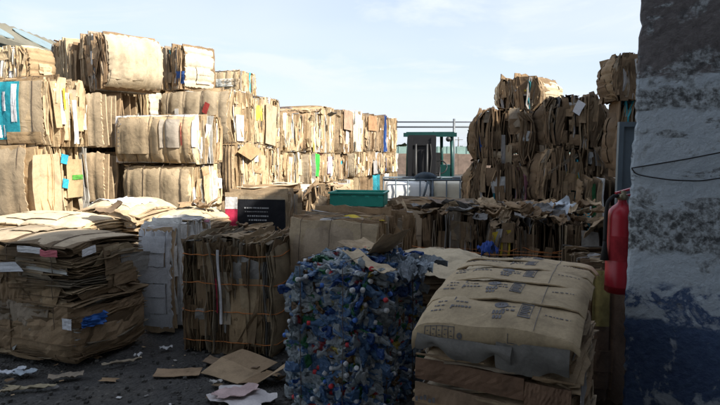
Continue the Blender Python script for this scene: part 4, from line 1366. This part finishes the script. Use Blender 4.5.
for x in (-.43, .09): g.box((x, -.48, 1.05), (.11, .14, 1.8))
for z in (.5, 1.1, 1.82): g.box((-.17, -.47, z), (.42, .10, .10))
g.box((-.17, -.44, 1.3), (.42, .06, 1.24)); g.box((-.17, -.40, 1.25), (.62, .04, 1.5))
g.build('mast', M['fdark'], fk)
for x in (-.30, -.05):
    g = MB(); g.tube([(x, -.56, .5), (x, -.56, 1.15), (x, -.56, 1.8)], [.035, .035, .022]); g.build('lift_cylinder', M['galv0'], fk)
g = MB(); g.tube([(.02, -.55, 1.8), (.05, -.6, 1.5), (.0, -.58, 1.0), (.06, -.55, .6)], .012); g.build('hydraulic_hose', M['rubber'], fk)
for x in (-.46, .46):
    g = MB(); g.lathe([(.001, .05), (.045, .04), (.06, .0), (.055, -.005), (.001, -.01)], (x * .9, -.30, zr - .10), k=14, M3=np.array(Matrix.Rotation(math.pi / 2, 3, 'X'))); g.build('headlight', M['galv0'], fk)
g = MB()
for y in np.linspace(-.05, 1.05, 6): g.box((0, y, zr + .055), (1.1, .04, .03))
g.build('roof_bar', M['fgreen'], fk)
g = MB(); g.box((-.12, -.58, .48), (.95, .05, .42))
for x in (-.38, .14): g.box((x, -1.1, .12), (.11, 1.05, .045)); g.box((x, -.62, .32), (.11, .045, .42))
g.build('forks', M['fdark'], fk)
g = MB(); g.box((0, .55, 1.02), (.48, .46, .14)); g.box((0, .80, 1.32), (.46, .12, .56)); g.build('seat', M['seat'], fk)
g = MB(); th = np.linspace(0, 2 * math.pi, 20, endpoint=False)
g.tube([(.22 + .17 * math.cos(t_), .08 + .06 * math.sin(t_), 1.27 + .15 * math.sin(t_)) for t_ in th], .016, closed=True)
g.tube([(.22, .08, 1.27), (.22, -.1, .9)], .025); g.build('steering_wheel', M['fdark'], fk)
ry = Matrix.Rotation(math.pi / 2, 3, 'Y')
for x, y, r in ((-.5, -.1, .30), (.5, -.1, .30), (-.46, 1.2, .25), (.46, 1.2, .25)):
    g = MB(); g.lathe([(.12, -.10), (r - .03, -.10), (r, -.07), (r, .07), (r - .03, .10), (.12, .10), (.12, -.10)], (x, y, r), k=22, M3=ry)
    w = g.build('wheel', M['rubber'], fk)
    g = MB(); g.lathe([(.001, -.07), (.12, -.08), (.12, .08), (.001, .07)], (x, y, r), k=16, M3=ry); g.build('rim', M['fgreen'], w)

# ================================================================== FAR BACKGROUND
M['galv'] = plain('weathered_pipe', (.16, .17, .18), .5, .5)
d = 26.0
zr1, zr2 = ZAT(122, d), ZAT(127, d)
fn = empty('pipe_rail', (2.5, d, 0), 0)
tag(fn, 'steel frame of two thin horizontal rails on a tall post behind the forklift', 'rail')
g = MB()
x0, x1 = Kx(380, 122) * d - 2.5, Kx(560, 122) * d - 2.5
g.tube([(x0, 0, zr1), (x1, 0, zr1)], .03); g.build('rail', M['galv'], fn)
g = MB(); g.tube([(x0, 0, zr2), (x1, 0, zr2)], .035); g.build('rail', M['galv'], fn)
for px in (380, 454, 560):
    g = MB(); x = Kx(px, 130) * d - 2.5; g.tube([(x, 0, 0), (x, 0, zr1 + .14)], .055, k=8); g.build('post', M['galv'], fn)
M['brick'] = plain('brown_block', (.16, .115, .09), .9, 0, .35, 3)
g = MB()
zt = ZAT(154, 40)
for i in range(26):
    g.box((-2 + i * 1.0, 40 + .01 * (i % 2), zt / 2), (.985, .3, zt + .03 * ((i * 7) % 3)))
tag(g.build('yard_wall', M['brick']), 'low brown block wall far behind the forklift', 'wall')
M['fence'] = plain('pale_green_sheet', (.20, .30, .27), .6, 0, .15, 2)
g = MB()
zt = ZAT(146.5, 62)
g.box((8, 62, zt / 2), (44, .1, zt))
for i in range(45): g.box((-14 + i, 61.92, zt / 2), (.08, .06, zt + .1))
tag(g.build('green_fence', M['fence']), 'long pale green sheet fence beyond the brown block wall', 'fence')
M['pole'] = plain('timber_pole', (.14, .13, .12), .9)
for px, py, d_, lab in ((433.5, 131.5, 90, 'thin far utility pole above the forklift roof'), (458.5, 137, 110, 'thin far utility pole right of the forklift')):
    x = Kx(px, py) * d_; z = ZAT(py, d_)
    po = empty('utility_pole', (x, d_, 0)); tag(po, lab, 'utility pole', 'far utility poles')
    g = MB(); g.tube([(0, 0, 0), (0, 0, z)], [.14, .10], k=8); g.build('pole', M['pole'], po)
    g = MB(); g.box((0, -.12, z - .5), (1.6, .1, .1)); g.build('crossarm', M['pole'], po)

# warehouse at upper left, seen over the bales
M['roof'] = plain('weathered_roof', (.15, .14, .105), .8, 0, .25, 1.6)
M['tealwall'] = plain('blue_grey_cladding', (.20, .30, .34), .7, 0, .12, 2)
M['skylight'] = plain('pale_skylight', (.20, .27, .285), .35, 0, .1, 2)
wh = empty('warehouse', (-13, 24, 0)); tag(wh, 'long warehouse with a sloping roof and pale skylights behind the left stack', 'warehouse')
er_x, ex_ = -12.0, -10.4
zr_, ze_ = ZAT(20, 20), ZAT(38.5, 17.4)
y0_, y1_ = 6., 36.
g = MB()
for i in range(60):
    for sgn in (0, 1):
        ya, yb = y0_ + (y1_ - y0_) * i / 60, y0_ + (y1_ - y0_) * (i + 1) / 60
        xe = ex_ + .15 if sgn == 0 else 2 * er_x - ex_ - .15
        ze2 = ze_ - .08
        a_ = np.array([[er_x, ya, zr_], [xe, ya, ze2], [xe, (ya + yb) / 2, ze2 + .05], [er_x, (ya + yb) / 2, zr_ + .05]])
        b_ = np.array([[er_x, (ya + yb) / 2, zr_ + .05], [xe, (ya + yb) / 2, ze2 + .05], [xe, yb, ze2], [er_x, yb, zr_]])
        for qd in (a_, b_):
            g.add(np.concatenate([qd - [-13, 24, 0], qd - [-13, 24, .06]]), [[0, 1, 2, 3], [4, 7, 6, 5], [0, 4, 5, 1], [1, 5, 6, 2]], (1, 1, 1))
g.build('roof', M['roof'], wh)
g = MB()
for i in range(40): g.box((ex_ + 13 + .012 * (i % 2), y0_ - 24 + .4 + (i + .5) * (y1_ - y0_ - .8) / 40, (ze_ - .12) / 2), (.1, (y1_ - y0_ - .8) / 40, ze_ - .12))
g.box((2 * er_x - ex_ + 13, 0, (ze_ - .12) / 2), (.1, y1_ - y0_ - .8, ze_ - .12))
g.box((er_x + 13, y1_ - 24.3, (ze_ - .12) / 2), (2 * (ex_ - er_x) - .1, .1, ze_ - .12)); g.box((er_x + 13, y0_ - 23.7, (ze_ - .12) / 2), (2 * (ex_ - er_x) - .1, .1, ze_ - .12))
g.build('wall', M['tealwall'], wh)
g = MB(); g.box((ex_ + 13.18, 0, ze_ - .06), (.14, y1_ - y0_, .16)); g.build('gutter', M['roof'], wh)
for yc, ln in ((14.5, 1.1), (18.0, 1.1), (21.6, 1.1), (25.2, 1.1), (28.8, 1.1)):
    g = MB()
    th = np.linspace(0, 2 * math.pi, 25); rr = np.array([.05, .5, 1.0])
    f_ = .5 + .34 * np.outer(rr, np.sin(th)); yy = yc + ln * np.outer(rr, np.cos(th)) + (f_ - .5) * 1.5
    top = np.stack([er_x + 13 + (ex_ - er_x) * f_, yy - 24, zr_ + (ze_ - zr_) * f_ + .085], -1); bot = top.copy(); bot[..., 2] -= .03
    g.grid_slab(top, bot, (1, 1, 1)); g.build('skylight', M['skylight'], wh)

# low far trees along the horizon
M['leaf'] = plain('far_foliage', (.06, .075, .04), .9, 0, .4, 1)
g = MB(); rt = np.random.default_rng(12)
for i in range(2200):
    x = rt.uniform(-140, 160); h_ = 2.0 + 1.2 * math.sin(x * .11) + .8 * math.sin(x * .37)
    c_ = np.array([x, 230 + rt.uniform(-4, 4), rt.uniform(0, max(.6, h_))])
    s3_ = rt.uniform(.5, 1.3); a_ = rt.normal(0, 1, (3,)); a_ /= np.linalg.norm(a_); b2 = np.cross(a_, [.3, .5, .8]); b2 /= np.linalg.norm(b2)
    g.add([c_ - a_ * s3_ - b2 * s3_, c_ + a_ * s3_ - b2 * s3_, c_ + a_ * s3_ + b2 * s3_, c_ - a_ * s3_ + b2 * s3_], [[0, 1, 2, 3]], (1, 1, 1))
tag(g.build('far_trees', M['leaf']), kind='stuff')

# ================================================================== PAINTED WALL PIER AT THE RIGHT
m, nt, b = new_mat('painted_plaster')
tcx = nt.nodes.new('ShaderNodeTexCoord'); co = tcx.outputs['Object']
sp_ = nt.nodes.new('ShaderNodeSeparateXYZ'); nt.links.new(co, sp_.inputs[0])
nA = noise(nt, 6, 6, .65, co, .4); nB = noise(nt, 28, 5, .7, co); nC = noise(nt, 2.2, 5, .6, co)
sc3 = nt.nodes.new('ShaderNodeMapping'); sc3.inputs['Scale'].default_value = (1, 1, 2.2); nt.links.new(co, sc3.inputs[0])
nD = noise(nt, 4.0, 7, .68, sc3.outputs[0], .6)


def math_(op, a, b_):
    n = nd(nt, 'ShaderNodeMath', operation=op)
    for i, v in enumerate((a, b_)):
        if isinstance(v, (int, float)): n.inputs[i].default_value = v
        else: nt.links.new(v, n.inputs[i])
    return n.outputs[0]


def edge(z0, amp, src, soft=.012):
    """1 below a ragged line at height z0"""
    zz = math_('ADD', sp_.outputs[2], math_('MULTIPLY', math_('SUBTRACT', src, .5), amp))
    mr = nd(nt, 'ShaderNodeMapRange'); nt.links.new(zz, mr.inputs[0])
    mr.inputs[1].default_value = z0 - soft; mr.inputs[2].default_value = z0 + soft
    mr.inputs[3].default_value = 1; mr.inputs[4].default_value = 0
    return mr.outputs[0]


plas = ramp(nt, nB, [(.3, (.12, .108, .11, 1)), (.7, (.22, .20, .20, 1))])
plas = mixc(nt, 1.0, plas, ramp(nt, nC, [(.3, G4(.75)), (.7, G4(1.25))]), 'MULTIPLY')
rough_c = ramp(nt, nB, [(.40, (.08, .085, .09, 1)), (.50, (.26, .28, .29, 1)), (.60, (.52, .57, .61, 1))])
white = ramp(nt, nA, [(.25, (.44, .51, .58, 1)), (.7, (.62, .69, .75, 1))])
blue = ramp(nt, nB, [(.3, (.05, .085, .19, 1)), (.7, (.095, .155, .29, 1))])
c = mixc(nt, edge(2.05, .22, nD), plas, white)
c = mixc(nt, edge(1.99, .26, nA), c, rough_c)
c = mixc(nt, edge(1.885, .20, nD), c, white)
peel = ramp(nt, nD, [(.56, G4(0)), (.60, G4(1))])
c = mixc(nt, math_('MULTIPLY', peel, .9), c, rough_c)
c = mixc(nt, edge(1.40, .16, nA), c, rough_c)
c = mixc(nt, edge(1.19, .14, nD), c, white)
c = mixc(nt, math_('MULTIPLY', edge(1.03, .16, nD), ramp(nt, nA, [(.47, G4(0)), (.53, G4(1))])), c, blue)
c = mixc(nt, edge(.84, .18, nA), c, blue)
wb = ramp(nt, nA, [(.55, G4(0)), (.62, G4(1))])
c = mixc(nt, math_('MULTIPLY', wb, .75), c, mixc(nt, edge(.93, .1, nA), rough_c, white))
nt.links.new(c, b.inputs['Base Color'])
b.inputs['Roughness'].default_value = .8
hh = mixc(nt, .2, nB, nD)
bump(nt, b, hh, .7, .015)
M['plaster'] = m
e0 = np.array([P(628, 260, 3.0)[0], 3.0]); prz = R(-32)
pw = empty('painted_wall', (e0[0], e0[1], 0), prz)
tag(pw, 'old plastered wall end with flaking white and blue paint at the right edge', 'wall')
g = MB()
Lw, Tw, Hw = 1.9, .45, 4.4
rp = np.random.default_rng(61)
nz = 160
zs = np.linspace(0, Hw, nz)
ed = np.cumsum(rp.normal(0, .004, nz)); ed -= np.linspace(ed[0], ed[-1], nz); ed = np.clip(ed * .5, -.009, .009) + rp.normal(0, .003, nz)
xs_ = np.concatenate([[0, .012, .03], np.linspace(.06, Lw, 50)])
X, Z = np.meshgrid(xs_, zs, indexing='ij')
Yf = rp.normal(0, .0006, X.shape) + .006 * np.sin(X * 7 + Z * 3)
Xe = X + ed[None, :] * np.exp(-X / .03)
Yf[0] += .008; Yf[1] += .002
front = np.stack([Xe, Yf, Z], -1); backp = np.stack([Xe, np.full_like(X, Tw), Z], -1)
g.grid_slab(front, backp, (1, 1, 1), False)
g.build('plaster', M['plaster'], pw)


def on_wall(px, py):
    """photo point -> local (x, z) on the wall's face"""
    r_ = P(px, py, 1.0); r_ = np.array([r_[0], 1.0, r_[2] - CAMZ])
    dx_, dy_ = math.cos(prz), math.sin(prz)
    # e0 + s*(dx,dy) = t*(rx,1)
    t_ = (e0[0] * dy_ - e0[1] * dx_) / (r_[0] * dy_ - dx_)
    s_ = (t_ - e0[1]) / dy_
    return s_, CAMZ + t_ * r_[2]


M['cable'] = plain('black_cable', (.02, .02, .022), .6)
for pl, lab in ((((632, 168), (660, 163.5), (690, 158.5), (720, 152.5), (740, 149)), 'upper black cable strung across the painted wall'),
                (((632, 168), (636, 174), (650, 177), (672, 180), (700, 181), (720, 178), (740, 176)), 'lower sagging black cable on the painted wall')):
    pts = [(lambda s_: (s_[0], -.014, s_[1]))(on_wall(*q_)) for q_ in pl]
    p3 = []
    for i in range(len(pts) - 1):
        for t_ in np.linspace(0, 1, 6, endpoint=False): p3.append(np.array(pts[i]) * (1 - t_) + np.array(pts[i + 1]) * t_)
    p3 = np.array(p3)
    for _ in range(3): p3[1:-1] = (p3[:-2] + p3[1:-1] * 2 + p3[2:]) / 4
    g = MB(); g.tube(p3, .0032, k=6); o = g.build('cable', M['cable']); o.location = pw.location; o.rotation_euler = pw.rotation_euler
    tag(o, lab, 'cable')

# ================================================================== FIRE EXTINGUISHER
M['red'] = plain('red_enamel', (.42, .016, .03), .35, 0, .1, 6, .05)
M['chrome'] = plain('dull_brass', (.20, .17, .11), .4, .8)
ex = np.array([P(620.5, 250, 3.12)[0], 3.12])
zb, zs_ = ZAT(292, 3.12), ZAT(205, 3.12)
fe = empty('fire_extinguisher', (ex[0], ex[1], zb), 0)
tag(fe, 'red fire extinguisher with a black hose hanging on the end of the painted wall', 'fire extinguisher')
hb = zs_ - zb
r = .073
g = MB(); g.lathe([(.001, 0), (r - .008, 0), (r, .008), (r, .03), (r + .002, .034), (r + .002, .040), (r, .044), (r, hb - .07), (r * .97, hb - .05), (r * .86, hb - .025), (r * .62, hb - .006), (.03, hb + .004), (.022, hb + .018), (.022, hb + .03)], k=36)
g.build('cylinder', M['red'], fe)
th_ = np.linspace(R(200), R(290), 13); zz_ = np.linspace(hb * .38, hb * .66, 8)
A_t, Z_t = np.meshgrid(th_, zz_, indexing='ij')
g = MB(); g.grid_slab(np.stack([(r + .0012) * np.cos(A_t), (r + .0012) * np.sin(A_t), Z_t], -1), np.stack([(r - .001) * np.cos(A_t), (r - .001) * np.sin(A_t), Z_t], -1), (.40, .03, .04), True)
g.build('worn_label', M['card'], fe)
g = MB(); g.lathe([(.001, .012), (.016, .012), (.018, .0), (.018, -.01), (.001, -.01)], (-.012, -.03, hb + .045), k=14, M3=np.array(Matrix.Rotation(math.pi / 2, 3, 'X'))); g.build('gauge', M['chrome'], fe)
g = MB(); g.lathe([(.024, hb + .028), (.028, hb + .032), (.028, hb + .05), (.018, hb + .056), (.018, hb + .075), (.001, hb + .077)], k=18); g.build('valve', M['chrome'], fe)
g = MB()
g.box((.035, 0, hb + .083), (.15, .022, .010), rot=np.array(Matrix.Rotation(-.28, 3, 'Y'))); g.box((.03, 0, hb + .052), (.10, .020, .010), rot=np.array(Matrix.Rotation(-.12, 3, 'Y')))
g.build('handle', M['red'], fe)
g = MB()
hp = [(-.02, 0, hb + .045), (-.05, -.01, hb + .05), (-.082, -.015, hb + .02), (-.090, -.018, hb - .03), (-.092, -.02, hb - .12), (-.092, -.02, hb - .20)]
hp3 = []
for i in range(len(hp) - 1):
    for t_ in np.linspace(0, 1, 6, endpoint=False): hp3.append(np.array(hp[i]) * (1 - t_) + np.array(hp[i + 1]) * t_)
hp3 = np.array(hp3)
for _ in range(3): hp3[1:-1] = (hp3[:-2] + hp3[1:-1] * 2 + hp3[2:]) / 4
g.tube(hp3, .010, k=10); g.build('hose', M['rubber'], fe)
g = MB(); e_ = hp3[-1]
g.lathe([(.001, .0), (.010, .0), (.012, -.03), (.022, -.10), (.021, -.10), (.001, -.095)], e_, k=14); g.build('nozzle', M['rubber'], fe)
g = MB()
nbk = np.array([math.cos(prz + math.pi / 2), math.sin(prz + math.pi / 2)])
g.box((.075, .0, hb * .7), (.05, .03, .03)); g.box((.075, .0, hb * .25), (.05, .03, .03)); g.build('wall_bracket', M['fdark'], fe)

# ================================================================== STEEL DOOR LEAF beyond the pier
M['steel'] = plain('blue_grey_steel', (.13, .17, .20), .5, .2, .15, 4)
d = 6.3
x0, x1 = Kx(617.5, 150) * d, Kx(617.5, 150) * d + .95
zt = ZAT(122, d)
sdoor = empty('steel_door', ((x0 + x1) / 2, d, 0), R(0)); tag(sdoor, 'blue grey steel door leaf standing upright behind the fire extinguisher', 'door')
g = MB(); W = x1 - x0
g.box((0, .012, zt / 2), (W - .08, .012, zt - .08)); g.build('panel', M['steel'], sdoor)
g = MB()
for c, sz in (((-W / 2 + .025, 0, zt / 2), (.05, .05, zt)), ((W / 2 - .025, 0, zt / 2), (.05, .05, zt)), ((0, 0, zt - .025), (W - .1, .05, .05)), ((0, 0, .025), (W - .1, .05, .05)), ((0, .0, zt * .55), (W - .1, .04, .05))): g.box(c, sz)
g.build('frame', M['steel'], sdoor)

# ================================================================== BUILDING WHOSE SHADE FALLS ON THE FRONT OF THE YARD
M['bwall'] = plain('grey_render', (.20, .19, .18), .9, 0, .2, 1.2)
M['bwin'] = plain('dark_window', (.03, .035, .04), .15)
A_, B_ = np.array([.9, -.95]), np.array([7.9, 9.0])
fd = B_ - A_; Lf = np.linalg.norm(fd); fd /= Lf
HB, DB = 6.0, 9.0
bo = empty('yard_building', (A_[0], A_[1], 0), math.atan2(fd[1], fd[0]))
tag(bo, 'plain grey building along the right side whose shade covers the front bales', 'building')
g = MB(); g.box((Lf / 2, -DB / 2, HB / 2), (Lf, DB, HB)); g.build('wall', M['bwall'], bo)
# unseen roof and back wall, added to dim the skylight on the front row
g = MB()
ca_, sa_ = fd[0], fd[1]
inv = np.array([[ca_, sa_], [-sa_, ca_]])


def loc_(x, y): return inv @ (np.array([x, y]) - A_)


def slab(poly, z0, z1, mat, name):
    q_ = MB(); n_ = len(poly)
    L_ = [loc_(*p_) for p_ in poly]
    V_ = [(p_[0], p_[1], z1) for p_ in L_] + [(p_[0], p_[1], z0) for p_ in L_]
    q_.add(V_, [[0, 1, 2, 3], [7, 6, 5, 4]] + [[i_, i_ + 4, (i_ + 1) % 4 + 4, (i_ + 1) % 4] for i_ in range(4)], (1, 1, 1))
    return q_.build(name, mat, bo)


slab([(-7.0, -4.0), (.3, -4.0), (.5, 2.2), (-7.0, 2.5)], 4.5, 4.65, M['roof'], 'added_shade_roof')
slab([(-7.0, -4.2), (.5, -4.2), (.5, -4.0), (-7.0, -4.0)], 0, 4.49, M['bwall'], 'added_shade_wall')
g = MB(); g.box((Lf / 2, -DB / 2, HB + .06), (Lf + .3, DB + .3, .12)); g.build('roof', M['roof'], bo)
for i in range(4):
    g = MB(); x = 2.0 + i * 2.7; g.box((x, .02, 3.6), (1.3, .06, 1.2)); w = g.build('window', M['bwall'], bo)
    g = MB(); g.box((x, .056, 3.6), (1.14, .02, 1.04)); g.build('pane', M['bwin'], w)
